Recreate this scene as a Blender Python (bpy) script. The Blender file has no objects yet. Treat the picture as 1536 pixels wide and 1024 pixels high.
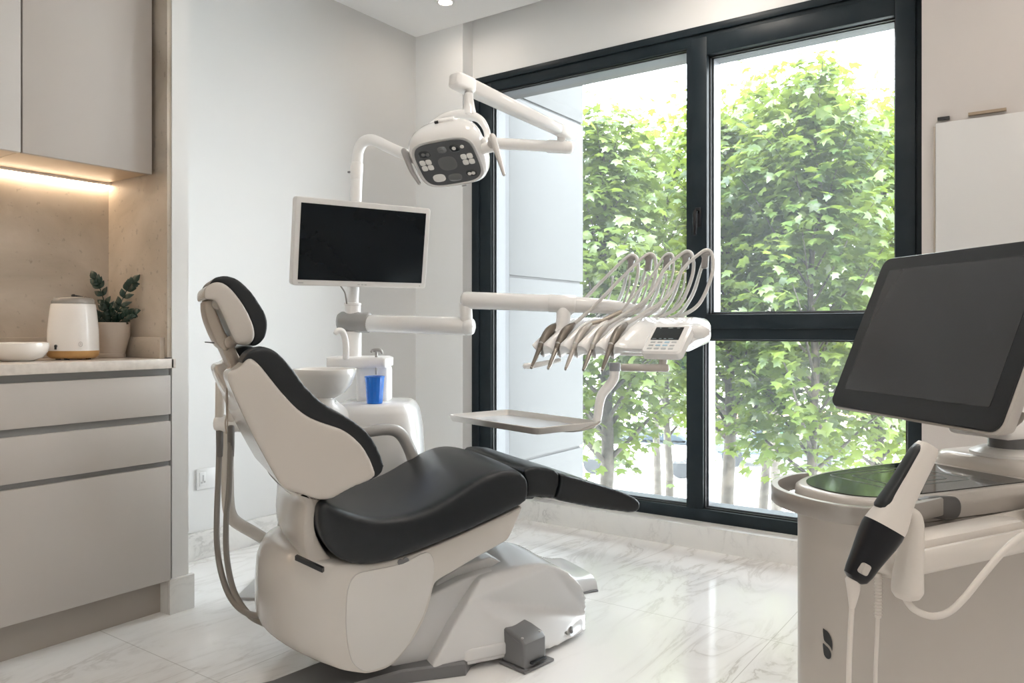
import bpy, bmesh, math, random
import numpy as np
from mathutils import Vector, Matrix
S = bpy.context.scene
COL = S.collection
# ---------------------------------------------------------------- camera frame (metres, floor z = 0)
FPX, CX, CY = 1166.0, 768.0, 493.0
ANG = math.atan2(822, 1166)
SA, CA = math.sin(ANG), math.cos(ANG)
def RF(r, f, z): return Vector((CA*f + SA*r, SA*f - CA*r, z))
def P(px, py, d): return RF((px-CX)/FPX*d, d, 1-(py-CY)/FPX*d)
def PZ(px, py, z): return P(px, py, (1-z)*FPX/(py-CY))
def PX(px, py, x):
    k = (px-CX)/FPX; return P(px, py, x/(SA*k+CA))
def PY(px, py, y):
    k = (px-CX)/FPX; return P(px, py, y/(SA-CA*k))
def PPL(px, py, p0, n):
    o = Vector((0, 0, 1.0)); d = P(px, py, 1.0)-o
    return o + d*((p0-o).dot(n)/d.dot(n))

# ---------------------------------------------------------------- materials
def mat(name, col, rough=.5, metal=0., noise=None, bump=None, coat=0., spec=.5, emit=None, es=1., sheen=0., trans=0.):
    m = bpy.data.materials.new(name); m.use_nodes = True
    nt = m.node_tree; b = nt.nodes['Principled BSDF']
    b.inputs['Base Color'].default_value = (*col, 1); b.inputs['Roughness'].default_value = rough
    b.inputs['Metallic'].default_value = metal; b.inputs['Coat Weight'].default_value = coat
    b.inputs['Coat Roughness'].default_value = .08
    b.inputs['Specular IOR Level'].default_value = spec
    if sheen: b.inputs['Sheen Weight'].default_value = sheen
    if trans: b.inputs['Transmission Weight'].default_value = trans
    if emit: b.inputs['Emission Color'].default_value = (*emit, 1); b.inputs['Emission Strength'].default_value = es
    tc = nt.nodes.new('ShaderNodeTexCoord')
    if noise:
        sc, c2, amt = noise
        n = nt.nodes.new('ShaderNodeTexNoise'); n.inputs['Scale'].default_value = sc; n.inputs['Detail'].default_value = 6
        r = nt.nodes.new('ShaderNodeMapRange'); r.inputs['From Min'].default_value = .35; r.inputs['From Max'].default_value = .65
        r.inputs['To Max'].default_value = amt
        mx = nt.nodes.new('ShaderNodeMix'); mx.data_type = 'RGBA'
        mx.inputs['A'].default_value = (*col, 1); mx.inputs['B'].default_value = (*c2, 1)
        nt.links.new(tc.outputs['Object'], n.inputs['Vector']); nt.links.new(n.outputs['Fac'], r.inputs['Value'])
        nt.links.new(r.outputs['Result'], mx.inputs['Factor']); nt.links.new(mx.outputs['Result'], b.inputs['Base Color'])
    if bump:
        n = nt.nodes.new('ShaderNodeTexNoise'); n.inputs['Scale'].default_value = bump[0]; n.inputs['Detail'].default_value = 4
        bp = nt.nodes.new('ShaderNodeBump'); bp.inputs['Strength'].default_value = bump[1]; bp.inputs['Distance'].default_value = .002
        nt.links.new(tc.outputs['Object'], n.inputs['Vector']); nt.links.new(n.outputs['Fac'], bp.inputs['Height'])
        nt.links.new(bp.outputs['Normal'], b.inputs['Normal'])
    return m
def math_node(nt, op, *a):
    n = nt.nodes.new('ShaderNodeMath'); n.operation = op
    for i, v in enumerate(a):
        if hasattr(v, 'is_output'): nt.links.new(v, n.inputs[i])
        else: n.inputs[i].default_value = v
    return n.outputs[0]
def ramp_node(nt, fac, stops):
    r = nt.nodes.new('ShaderNodeValToRGB'); e = r.color_ramp.elements
    while len(e) < len(stops): e.new(.5)
    for el, (p, c) in zip(e, stops): el.position = p; el.color = (*c, 1)
    nt.links.new(fac, r.inputs[0]); return r.outputs[0]
def mix_node(nt, fac, a, b, blend='MIX'):
    m = nt.nodes.new('ShaderNodeMix'); m.data_type = 'RGBA'; m.blend_type = blend
    for k, v in (('Factor', fac), ('A', a), ('B', b)):
        if hasattr(v, 'is_output'): nt.links.new(v, m.inputs[k])
        elif k == 'Factor': m.inputs[k].default_value = v
        else: m.inputs[k].default_value = (*v, 1)
    return m.outputs['Result']
def marble(name, base, vein, rough, joints=None, vs=1.0, rot=.5, amt=.75):
    m = mat(name, base, rough); nt = m.node_tree; b = nt.nodes['Principled BSDF']
    g = nt.nodes.new('ShaderNodeNewGeometry')
    mp = nt.nodes.new('ShaderNodeMapping'); mp.inputs['Rotation'].default_value = (0.1, .2, rot); mp.inputs['Scale'].default_value = (vs*.45, vs*1.5, vs*1.0)
    nt.links.new(g.outputs['Position'], mp.inputs['Vector'])
    n = nt.nodes.new('ShaderNodeTexNoise'); n.inputs['Scale'].default_value = 2.2; n.inputs['Detail'].default_value = 9; n.inputs['Roughness'].default_value = .62; n.inputs['Distortion'].default_value = 1.3
    nt.links.new(mp.outputs[0], n.inputs['Vector'])
    v = math_node(nt, 'ABSOLUTE', math_node(nt, 'SUBTRACT', n.outputs['Fac'], .5))
    line = ramp_node(nt, v, [(0, (1, 1, 1)), (.028, (.25, .25, .25)), (.09, (0, 0, 0))])
    n2 = nt.nodes.new('ShaderNodeTexNoise'); n2.inputs['Scale'].default_value = 1.1; n2.inputs['Detail'].default_value = 4
    nt.links.new(mp.outputs[0], n2.inputs['Vector'])
    k = ramp_node(nt, n2.outputs['Fac'], [(.42, (0, 0, 0)), (.68, (1, 1, 1))])
    f = math_node(nt, 'MULTIPLY', math_node(nt, 'MULTIPLY', line, k), amt)
    c0 = mix_node(nt, math_node(nt, 'MULTIPLY', k, .35), base, tuple(.8*x+.2*y for x, y in zip(base, vein)))
    c = mix_node(nt, f, c0, vein)
    if joints:
        x0, y0, sx, sy = joints
        sp = nt.nodes.new('ShaderNodeSeparateXYZ'); nt.links.new(g.outputs['Position'], sp.inputs[0])
        ds = []
        for o, p0, st in ((sp.outputs['X'], x0, sx), (sp.outputs['Y'], y0, sy)):
            t = math_node(nt, 'FRACT', math_node(nt, 'ADD', math_node(nt, 'DIVIDE', math_node(nt, 'SUBTRACT', o, p0), st), 100.5))
            ds.append(math_node(nt, 'MULTIPLY', math_node(nt, 'ABSOLUTE', math_node(nt, 'SUBTRACT', t, .5)), st))
        j = math_node(nt, 'LESS_THAN', math_node(nt, 'MINIMUM', *ds), .0014)
        c = mix_node(nt, math_node(nt, 'MULTIPLY', j, .55), c, (.38, .36, .34))
    nt.links.new(c, b.inputs['Base Color'])
    return m

# ---------------------------------------------------------------- objects
def root_loc(o):
    v = Vector((0, 0, 0))
    while o is not None: v = v + o.location; o = o.parent
    return v
def tag(o, label=None, cat=None, group=None, kind=None):
    for k, v in (('label', label), ('category', cat), ('group', group), ('kind', kind)):
        if v: o[k] = v
    return o
def thing(name, loc, label, cat, group=None, kind=None):
    o = bpy.data.objects.new(name, None); o.empty_display_size = .05
    COL.objects.link(o); o.location = Vector(loc); return tag(o, label, cat, group, kind)
def ob(name, bm, m, parent=None, ang=40, label=None, cat=None, group=None, kind=None, smooth=True):
    """bm holds world coordinates; the object keeps its origin at its thing's base (or, alone, at its own base)."""
    bmesh.ops.recalc_face_normals(bm, faces=bm.faces)
    if parent is not None: off = root_loc(parent)
    else:
        cs = [v.co for v in bm.verts]
        off = Vector(((min(c.x for c in cs)+max(c.x for c in cs))/2, (min(c.y for c in cs)+max(c.y for c in cs))/2, min(c.z for c in cs)))
    for v in bm.verts: v.co -= off
    me = bpy.data.meshes.new(name); bm.to_mesh(me); bm.free()
    me.materials.append(m)
    o = bpy.data.objects.new(name, me); COL.objects.link(o)
    if parent is None: o.location = off
    else: o.parent = parent
    if smooth:
        me.polygons.foreach_set('use_smooth', [True]*len(me.polygons))
        me.set_sharp_from_angle(angle=math.radians(ang))
    return tag(o, label, cat, group, kind)
def struct(name, bm, m, parent=None, **k): return ob(name, bm, m, parent, kind='structure', **k)
NB = bmesh.new
def soft(o, vox, it, fac=.5):
    """padded or moulded look: even remesh, then relaxed edges."""
    r = o.modifiers.new('remesh', 'REMESH'); r.mode = 'VOXEL'; r.voxel_size = vox; r.use_smooth_shade = True
    s = o.modifiers.new('smooth', 'SMOOTH'); s.factor = fac; s.iterations = it
    return o
def fin(bm, fn, vs):
    if fn is not None:
        for v in vs: v.co = fn(v.co)
def bx(bm, lo, hi, bev=0., seg=2, fn=None):
    lo, hi = Vector([min(a, b) for a, b in zip(lo, hi)]), Vector([max(a, b) for a, b in zip(lo, hi)])
    t = bmesh.new(); bmesh.ops.create_cube(t, size=1)
    for v in t.verts: v.co = Vector([lo[i]+(v.co[i]+.5)*(hi[i]-lo[i]) for i in range(3)])
    if bev: bmesh.ops.bevel(t, geom=list(t.edges), offset=bev, segments=seg, profile=.5, affect='EDGES')
    fin(t, fn, t.verts); join(bm, t); return bm
def join(bm, t):
    me = bpy.data.meshes.new('t'); t.to_mesh(me); t.free(); bm.from_mesh(me); bpy.data.meshes.remove(me)
def loft(bm, rings, closed=True, cap=True, loop=False):
    rv = [[bm.verts.new(p) for p in r] for r in rings]
    n = len(rv[0]); pairs = list(zip(rv, rv[1:])) + ([(rv[-1], rv[0])] if loop else [])
    for a, b in pairs:
        for i in range(n if closed else n-1):
            bm.faces.new((a[i], a[(i+1) % n], b[(i+1) % n], b[i]))
    if cap and not loop:
        bm.faces.new(list(reversed(rv[0]))); bm.faces.new(rv[-1])
    return bm
def cat_rom(pts, n, closed=False):
    pts = [Vector(p) for p in pts]; N = len(pts); out = []
    g = (lambda i: pts[i % N]) if closed else (lambda i: pts[i] if 0 <= i < N else (pts[0]*2-pts[1] if i < 0 else pts[-1]*2-pts[-2]))
    for i in range(N if closed else N-1):
        p0, p1, p2, p3 = g(i-1), g(i), g(i+1), g(i+2)
        for j in range(n):
            t = j/n
            out.append(.5*((2*p1)+(p2-p0)*t+(2*p0-5*p1+4*p2-p3)*t*t+(3*p1-p0-3*p2+p3)*t**3))
    if not closed: out.append(pts[-1])
    return out
def tube(bm, pts, r, n=12, sub=0, ends=True, flat=1.0, up=None):
    """round tube along pts; r a number or one radius per point; flat squashes it across 'up'."""
    pts = [Vector(p) for p in pts]
    rs = list(r) if hasattr(r, '__len__') else [r]*len(pts)
    if sub:
        k = [Vector((x, 0, 0)) for x in rs]
        rs = [max(v.x, 1e-4) for v in cat_rom(k, sub)]; pts = cat_rom(pts, sub)
    m = len(pts)
    tn = [(pts[min(i+1, m-1)]-pts[max(i-1, 0)]).normalized() for i in range(m)]
    u = Vector(up) if up else (Vector((0, 0, 1)) if abs(tn[0].z) < .9 else Vector((1, 0, 0)))
    rings = []
    for i in range(m):
        u = (u-tn[i]*u.dot(tn[i])).normalized(); v = tn[i].cross(u)
        rings.append((pts[i], tn[i], u.copy(), v, rs[i]))
    if ends:
        a, b = rings[0], rings[-1]
        pre = [(a[0]-a[1]*a[4]*math.sin(t)*.5, a[1], a[2], a[3], a[4]*max(math.cos(t), .03)) for t in (1.55, 1.1, .6)]
        post = [(b[0]+b[1]*b[4]*math.sin(t)*.5, b[1], b[2], b[3], b[4]*max(math.cos(t), .03)) for t in (.6, 1.1, 1.55)]
        rings = pre+rings+post
    loft(bm, [[p+u*(math.cos(q)*rr*flat)+v*(math.sin(q)*rr) for q in [2*math.pi*j/n for j in range(n)]] for p, t, u, v, rr in rings])
    return bm
def lathe(bm, prof, c, n=32, ax=None, u=None):
    """prof: (radius, height) pairs about axis ax from c."""
    c = Vector(c); ax = Vector(ax or (0, 0, 1)).normalized()
    u = Vector(u) if u else (Vector((1, 0, 0)) if abs(ax.x) < .9 else Vector((0, 1, 0)))
    u = (u-ax*u.dot(ax)).normalized(); v = ax.cross(u)
    return loft(bm, [[c+ax*h+(u*math.cos(q)+v*math.sin(q))*max(r, 1e-4) for q in [2*math.pi*j/n for j in range(n)]] for r, h in prof])
def area2(p): return sum(a[0]*b[1]-b[0]*a[1] for a, b in zip(p, p[1:]+p[:1]))
def inset(poly, d):
    n = len(poly); out = []
    for i in range(n):
        a, b, c = poly[i-1], poly[i], poly[(i+1) % n]
        e1 = Vector((b[0]-a[0], b[1]-a[1])); e2 = Vector((c[0]-b[0], c[1]-b[1]))
        if e1.length < 1e-9 or e2.length < 1e-9: out.append(tuple(b)); continue
        e1.normalize(); e2.normalize()
        n1, n2 = Vector((-e1.y, e1.x)), Vector((-e2.y, e2.x)); s = n1+n2
        if s.length < 1e-6: out.append(tuple(b)); continue
        s.normalize(); k = d/max(s.dot(n1), .6)
        out.append((b[0]+s.x*k, b[1]+s.y*k))
    return out
def rnd(poly, n=4): return [(v.x, v.y) for v in cat_rom([Vector((p[0], p[1], 0)) for p in poly], n, True)]
def slab(bm, poly, w0, w1, r, fn, seg=4, mids=0):
    """polygon (u, z) swept from w0 to w1 with rounded rims of radius r."""
    poly = [tuple(p) for p in poly]
    if area2(poly) < 0: poly = poly[::-1]
    sl = []
    for i in range(seg+1):
        t = i/seg*math.pi/2; sl.append((w0+r*(1-math.cos(t)), r*(1-math.sin(t))))
    mid = [(w0+r+(w1-w0-2*r)*(i+1)/(mids+1), 0) for i in range(mids)]
    if r < 1e-6: sl = [(w0, 0)]
    sl = sl+mid+[(w0+w1-w, i) for w, i in reversed(sl)]
    loft(bm, [[fn(p[0], w, p[1]) for p in inset(poly, i)] if i > 1e-6 else [fn(p[0], w, p[1]) for p in poly] for w, i in sl])
    return bm
def plate(bm, poly3, thick, nrm):
    """thin flat shape: world points extruded by thick along nrm."""
    n = Vector(nrm).normalized()
    return loft(bm, [[Vector(p) for p in poly3], [Vector(p)+n*thick for p in poly3]])
def rrect(hx, hy, r, n=5):
    out = []
    for cx, cy, a0 in ((hx-r, hy-r, 0), (-hx+r, hy-r, 1), (-hx+r, -hy+r, 2), (hx-r, -hy+r, 3)):
        for i in range(n+1):
            t = (a0+i/n)*math.pi/2; out.append((cx+r*math.cos(t), cy+r*math.sin(t)))
    return out
def sstep(a, b, x):
    t = min(1, max(0, (x-a)/(b-a))); return t*t*(3-2*t)
DOWN_W, LED_ES, SKY, SUN, EXPO, HAZE = 4.6, 19.0, 13.0, 9.5, 0.05, .015
# ---------------------------------------------------------------- materials
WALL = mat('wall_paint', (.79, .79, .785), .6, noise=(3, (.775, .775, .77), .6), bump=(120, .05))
WALLB = mat('dimmed_wall_paint', (.64, .638, .632), .6, noise=(3, (.65, .647, .64), .6), bump=(120, .05))  # same wall paint, darkened to offset the strong window light
WALLR = mat('warm_lit_wall_paint', (.53, .50, .48), .6, noise=(3, (.52, .49, .47), .6), bump=(120, .05))  # same wall paint, warm lamplight away from the window put into its colour
CEIL = mat('ceiling_paint', (.92, .92, .92), .7, noise=(3, (.905, .905, .905), .5))
FLOOR = marble('floor_marble', (.87, .865, .86), (.40, .37, .345), .09, joints=(2.519, .759, 1.2, 1.2), vs=1.6, rot=-.25, amt=.6)
SKIRT = marble('skirting_marble', (.72, .71, .69), (.42, .41, .40), .3, vs=2.6, rot=1.1)
CONC = mat('stone_cladding', (.50, .42, .335), .5, noise=(7, (.37, .30, .235), .8), bump=(60, .25))
def stone(m):
    nt = m.node_tree; b = nt.nodes['Principled BSDF']; g = nt.nodes.new('ShaderNodeNewGeometry')
    def nz(sc, det, dist=0.):
        n = nt.nodes.new('ShaderNodeTexNoise'); n.inputs['Scale'].default_value = sc; n.inputs['Detail'].default_value = det; n.inputs['Distortion'].default_value = dist
        nt.links.new(g.outputs['Position'], n.inputs['Vector']); return n.outputs['Fac']
    c = ramp_node(nt, nz(3.2, 8, .8), [(.32, (.36, .31, .255)), (.5, (.48, .425, .36)), (.66, (.58, .52, .455))])
    p = ramp_node(nt, nz(48, 5), [(.29, (.55, .55, .55)), (.37, (1, 1, 1))])
    c = mix_node(nt, .55, c, p, 'MULTIPLY')
    nt.links.new(c, b.inputs['Base Color'])
stone(CONC)
COUNTER = mat('speckled_counter', (.60, .55, .50), .3, noise=(45, (.50, .45, .41), .8))
CAB = mat('greige_laminate', (.455, .425, .40), .45, noise=(5, (.44, .41, .385), .6))
CABIN = mat('cabinet_carcass', (.16, .15, .14), .6)
RAIL = mat('grey_grip_rail', (.25, .25, .25), .4)
UNDER = mat('led_tinted_underside', (.52, .40, .28), .35)  # warm glow of the LED strip put into the underside colour
FRAME = mat('anthracite_frame', (.010, .018, .024), .42, spec=.24, noise=(8, (.022, .03, .036), .5))
ALU = mat('pale_aluminium', (.085, .087, .092), .45, metal=.1)
GASK = mat('black_gasket', (.01, .01, .012), .5)
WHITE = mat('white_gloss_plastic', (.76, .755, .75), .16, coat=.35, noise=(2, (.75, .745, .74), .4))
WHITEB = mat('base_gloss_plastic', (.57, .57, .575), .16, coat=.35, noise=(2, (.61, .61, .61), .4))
WHITE2 = mat('white_satin_plastic', (.82, .81, .80), .33, noise=(3, (.80, .79, .78), .5))
WARMW = mat('warm_lit_shell_plastic', (.455, .425, .392), .22, coat=.3, noise=(2, (.48, .445, .41), .4))  # white plastic with the warm room light put into its colour
GREYP = mat('grey_plastic', (.15, .15, .155), .35, noise=(9, (.14, .14, .145), .5))
MIDG = mat('mid_grey_metal', (.42, .41, .40), .3, metal=.5)
BLACK = mat('black_plastic', (.011, .013, .016), .32)
LEATHER = mat('black_leather', (.006, .0085, .0115), .34, noise=(30, (.009, .0115, .0145), .6), bump=(350, .12), spec=.4)
STEEL = mat('brushed_steel', (.55, .53, .51), .28, metal=1.0, noise=(20, (.5, .48, .46), .6))
TAUPE = mat('taupe_metal', (.40, .35, .30), .32, metal=.55)
HOSE = mat('grey_hose', (.22, .20, .18), .45)
def glass_mat():
    m = bpy.data.materials.new('window_glass'); m.use_nodes = True; nt = m.node_tree
    nt.nodes.clear(); o = nt.nodes.new('ShaderNodeOutputMaterial')
    t = nt.nodes.new('ShaderNodeBsdfTransparent'); t.inputs[0].default_value = (.985, .995, .99, 1)
    g = nt.nodes.new('ShaderNodeBsdfGlossy'); g.inputs['Roughness'].default_value = .01
    lw = nt.nodes.new('ShaderNodeFresnel'); lw.inputs['IOR'].default_value = 1.42
    mx = nt.nodes.new('ShaderNodeMixShader')
    nt.links.new(lw.outputs[0], mx.inputs[0]); nt.links.new(t.outputs[0], mx.inputs[1]); nt.links.new(g.outputs[0], mx.inputs[2])
    d = nt.nodes.new('ShaderNodeBsdfTranslucent'); d.inputs[0].default_value = (.9, .95, 1, 1)      # veiling glare imitated by a pale scatter mixed into the panes
    m2 = nt.nodes.new('ShaderNodeMixShader'); m2.inputs[0].default_value = HAZE
    nt.links.new(mx.outputs[0], m2.inputs[1]); nt.links.new(d.outputs[0], m2.inputs[2])
    nt.links.new(m2.outputs[0], o.inputs[0]); return m
GLASS = glass_mat()

# ---------------------------------------------------------------- shell
XW, XC = 3.46, 3.37        # window plane, wall face in front of it
HC = 2.694
struct('floor', bx(NB(), (-1.8, -2.4, -.2), (3.4, 3.2, 0)), FLOOR, smooth=False)
struct('ceiling', bx(NB(), (-1.8, -2.4, HC), (XC, 3.2, HC+.35)), CEIL, smooth=False)
struct('wall_back', bx(NB(), (-1.9, 3.06, 0), (XC+.3, 3.26, HC+.36)), WALLB, smooth=False)
struct('wall_left', bx(NB(), (-1.95, -2.5, 0), (-1.8, 3.3, HC+.36)), CEIL, smooth=False)
struct('wall_front', bx(NB(), (-1.9, -2.55, 0), (3.7, -2.4, HC+.36)), CEIL, smooth=False)
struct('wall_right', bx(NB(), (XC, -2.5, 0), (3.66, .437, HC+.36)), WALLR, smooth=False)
struct('wall_corner', bx(NB(), (XC, 2.71, 0), (3.66, 3.2, HC+.36)), WALL, smooth=False)
struct('wall_window', bx(NB(), (XW, .437, 2.405), (3.66, 2.71, HC+.36)), WALL, smooth=False)
struct('ceiling_recess', bx(NB(), (XC-.02, -2.5, HC+.30), (3.7, 3.2, HC+.42)), CEIL, smooth=False)
b = NB(); bx(b, (XC, .437, -.2), (3.66, 2.71, .105), .004)
struct('baseboard_window', b, SKIRT)
b = NB(); bx(b, (1.62, 3.045, 0), (XC, 3.06, .12), .002)
struct('baseboard_back', b, SKIRT)
b = NB(); bx(b, (XC-.015, 2.71, 0), (XC, 3.046, .12), .002)
struct('baseboard_corner', b, SKIRT)
b = NB(); bx(b, (XC-.015, -2.4, 0), (XC, .437, .12), .002)
struct('baseboard_right', b, SKIRT)
# partition beside the cabinets
struct('wall_partition', bx(NB(), (1.547, 2.555, 0), (1.61, 3.06, HC)), WALLB, smooth=False)
b = NB(); bx(b, (1.53, 2.54, 0), (1.625, 2.555, .122), .002); bx(b, (1.53, 2.555, 0), (1.547, 2.66, .122)); bx(b, (1.61, 2.555, 0), (1.625, 3.046, .122))
struct('baseboard_partition', b, SKIRT)
struct('trim_1', bx(NB(), (1.532, 2.56, .9), (1.547, 2.965, HC)), CONC, smooth=False)     # stone lining on the niche side
struct('wall_niche', bx(NB(), (-1.8, 2.957, 0), (1.547, 3.06, HC)), CONC, smooth=False)
b = NB(); bx(b, (-1.8, 2.937, .896), (1.532, 2.957, .97), .002); bx(b, (1.514, 2.575, .896), (1.532, 2.94, .97), .002)
struct('trim_2', b, CONC)

# ---------------------------------------------------------------- window
win = thing('window_1', (XW, 1.57, .105), 'tall anthracite framed window overlooking leafy trees', 'window', kind='structure')
Y0, Y1, Z0, Z1 = .43, 2.71, .105, 2.405
b = NB()
bx(b, (XW, 2.585, Z0), (XW+.06, Y1, Z1), .004); bx(b, (XW, Y0, Z0), (XW+.06, .50, Z1), .004)
bx(b, (XW, .5, 2.318), (XW+.06, 2.585, Z1), .004); bx(b, (XW, .5, Z0), (XW+.06, 2.585, .162), .004)
bx(b, (XW-.012, 2.66, Z0), (XW+.01, Y1, Z1), .004); bx(b, (XW-.012, .437, 2.37), (XW+.01, 2.66, Z1), .004)
struct('window_frame', b, FRAME, win)
b = NB(); bx(b, (XW-.002, 1.354, .162), (XW+.06, 1.436, 2.318), .004)
struct('window_mullion', b, FRAME, win)
b = NB(); bx(b, (XW-.002, .5, .951), (XW+.06, 1.354, 1.035), .004)
struct('window_transom', b, FRAME, win)
b = NB(); xs = XW-.022
bx(b, (xs, 1.329, 1.0), (XW+.03, 1.405, 2.345), .004); bx(b, (xs, .468, 1.0), (XW+.03, .542, 2.345), .004)
bx(b, (xs, .542, 2.262), (XW+.03, 1.329, 2.345), .004); bx(b, (xs, .542, 1.0), (XW+.03, 1.329, 1.066), .004)
struct('window_sash', b, FRAME, win)
panes = [(1.436, 2.585, .162, 2.318), (.5, 1.354, .162, .951), (.542, 1.329, 1.066, 2.262)]
for y0, y1, z0, z1 in panes:
    gl = struct('window_pane', bx(NB(), (XW+.032, y0, z0), (XW+.040, y1, z1)), GLASS, win, smooth=False)
    b = NB(); t = .005
    for a, c in (((y0, z0), (y0+t, z1)), ((y1-t, z0), (y1, z1)), ((y0, z0), (y1, z0+t)), ((y0, z1-t), (y1, z1))):
        bx(b, (XW+.018, a[0], a[1]), (XW+.031, c[0], c[1]))
    struct('glazing_gasket', b, GASK, gl, smooth=False)
    b = NB(); t = .012; x0, x1 = XW+.041, XW+.125
    for a, c in (((y0-.002, z0-.002), (y0+t, z1+.002)), ((y1-t, z0-.002), (y1+.002, z1+.002)), ((y0-.002, z0-.002), (y1+.002, z0+t)), ((y0-.002, z1-t*.6), (y1+.002, z1+.002))):
        bx(b, (x0, a[0], a[1]), (x1, c[0], c[1]))
    struct('outer_frame', b, ALU, gl, smooth=False)
b = NB(); bx(b, (xs-.008, 1.353, 1.47), (xs, 1.383, 1.56), .003)
hd = struct('window_handle', b, BLACK, win)
b = NB(); tube(b, [(xs-.005, 1.368, 1.54), (xs-.035, 1.368, 1.54), (xs-.042, 1.368, 1.53), (xs-.042, 1.368, 1.47), (xs-.04, 1.368, 1.43)], [.009, .009, .01, .009, .007], 10)
struct('handle_lever', b, mat('satin_black_metal', (.03, .03, .033), .25, metal=.8), hd)
# outside: jamb lining and panelled fin of the facade
FAC = mat('facade_panel', (.088, .086, .084), .7, noise=(6, (.083, .081, .079), .6))
b = NB()
zs = [-4.2, -2.9, -1.85, -.8, .22, 1.305, 2.36, 3.4, 4.2]
for z0, z1 in zip(zs, zs[1:]): bx(b, (3.662, 2.60, z0+.008), (4.51, 3.3, z1-.008), .002)
bx(b, (3.662, 2.615, -4.2), (4.495, 3.29, 4.2))
struct('wall_exterior', b, FAC)
b = NB(); bx(b, (XW+.06, 2.60, Z0), (3.66, 2.712, Z1)); bx(b, (XW+.06, Y0, Z0), (3.66, .445, Z1))
struct('trim_3', b, mat('grey_jamb', (.042, .044, .048), .5), smooth=False)
b = NB(); bx(b, (XW+.06, Y0, Z1-.087), (3.665, 2.712, Z1+.02)); struct('trim_4', b, mat('brown_grey_soffit', (.085, .077, .073), .5), smooth=False)
# facade below / above / beside (the building this room sits in)
b = NB(); bx(b, (3.4, -6, -4.2), (3.62, 6, -.2)); bx(b, (3.5, 3.2, -.2), (3.62, 6, 4.2)); bx(b, (3.5, -6, -.2), (3.62, -2.4, 4.2)); bx(b, (3.5, -6, HC+.42), (3.62, 6, 4.2))
struct('wall_facade', b, FAC, smooth=False)
b = NB(); bx(b, (-6, -6, 4.0), (3.6, 6, 4.2)); struct('roof_sun_block', b, FAC, smooth=False)  # unseen slab added over the room to keep direct sun out

# ---------------------------------------------------------------- recessed downlights
LAMPW = (1.0, .92, .83)
LEMIT = mat('lamp_disc', (1, 1, 1), .5, emit=(1.0, .85, .68), es=25)
spots = [(3.09, 2.6), (3.0, 1.2), (3.0, -.3), (1.9, 1.0), (1.7, .0), (.5, .7), (.4, -.4), (-.8, .7), (1.7, -1.4), (.3, -1.5)]
for i, (x, y) in enumerate(spots):
    t = thing('downlight', (x, y, HC), 'small round recessed ceiling downlight glowing near the window corner' if i == 0 else 'round recessed ceiling downlight away from the window corner, outside the photo', 'ceiling light', 'recessed ceiling downlights')
    b = NB(); lathe(b, [(.034, -.001), (.045, -.001), (.047, -.004), (.046, -.007), (.036, -.007), (.033, -.003)], (x, y, HC), 28); ob('trim_ring', b, WHITE2, t)
    b = NB(); lathe(b, [(.001, -.0015), (.033, -.0015), (.033, -.003), (.001, -.003)], (x, y, HC), 24); ob('lamp_lens', b, LEMIT, t)
    L = bpy.data.lights.new('downlight_lamp', 'AREA'); L.shape = 'DISK'; L.size = .30 if i else .07; L.energy = DOWN_W if i else DOWN_W*.25; L.color = LAMPW; L.spread = math.radians(170)
    o = bpy.data.objects.new('downlight_lamp', L); COL.objects.link(o); o.parent = t; o.location = (0, 0, -.012)

# ---------------------------------------------------------------- cabinets
YF, XR = 2.54, 1.535
def base_cabinet(x0, x1, label):
    t = thing('base_cabinet', ((x0+x1)/2, 2.74, 0), label, 'cabinet', 'greige drawer cabinets under the counter')
    b = NB(); bx(b, (x0, YF+.022, .122), (x1, 2.935, .862)); ob('carcass', b, CABIN, t, smooth=False)
    b = NB(); bx(b, (x0, 2.60, 0.0), (x1, 2.612, .122)); ob('toe_kick', b, mat('toe_kick_laminate', (.36, .325, .29), .4), t, smooth=False)
    for z0, z1 in ((.702, .838), (.540, .678), (.122, .522)):
        b = NB(); bx(b, (x0+.0015, YF, z0), (x1-.0015, YF+.02, z1), .0015); ob('drawer', b, CAB, t)
    for z0, z1 in ((.838, .862), (.678, .702), (.522, .540)):
        b = NB(); bx(b, (x0, YF+.016, z0), (x1, YF+.022, z1)); ob('grip_rail', b, RAIL, t, smooth=False)
base_cabinet(.62, XR, 'greige drawer cabinet with three handleless fronts, standing against the white partition')
base_cabinet(-.29, .618, 'greige drawer cabinet further along the counter, away from the partition')
b = NB(); bx(b, (-.35, 2.515, .8635), (1.53, 2.936, .896), .002); bx(b, (1.52, 2.515, .8635), (1.538, 2.553, .896), .002)
ob('countertop', b, COUNTER, label='speckled stone countertop running over the greige drawer cabinets', cat='countertop')
def wall_cabinet(x0, x1, label):
    t = thing('wall_cabinet', ((x0+x1)/2, 2.8, 1.548), label, 'cabinet', 'greige wall cabinets')
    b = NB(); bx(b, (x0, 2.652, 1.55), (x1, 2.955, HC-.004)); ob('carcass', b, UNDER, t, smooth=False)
    b = NB(); bx(b, (x0+.0015, 2.628, 1.546), (x1-.0015, 2.648, HC-.006), .0015); ob('door', b, CAB, t)
wall_cabinet(1.094, 1.517, 'greige wall cabinet next to the stone lined partition, above the plant')
wall_cabinet(.55, 1.092, 'greige wall cabinet cut by the picture edge, above the white bowl')
wall_cabinet(-.1, .548, 'greige wall cabinet further from the partition, outside the photo')
t = thing('led_strip', (.7, 2.93, 1.54), 'glowing warm strip light under the wall cabinets along the stone splashback', 'light strip')
b = NB(); bx(b, (-.1, 2.930, 1.540), (1.528, 2.956, 1.5495)); ob('aluminium_channel', b, WHITE2, t, smooth=False)
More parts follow.
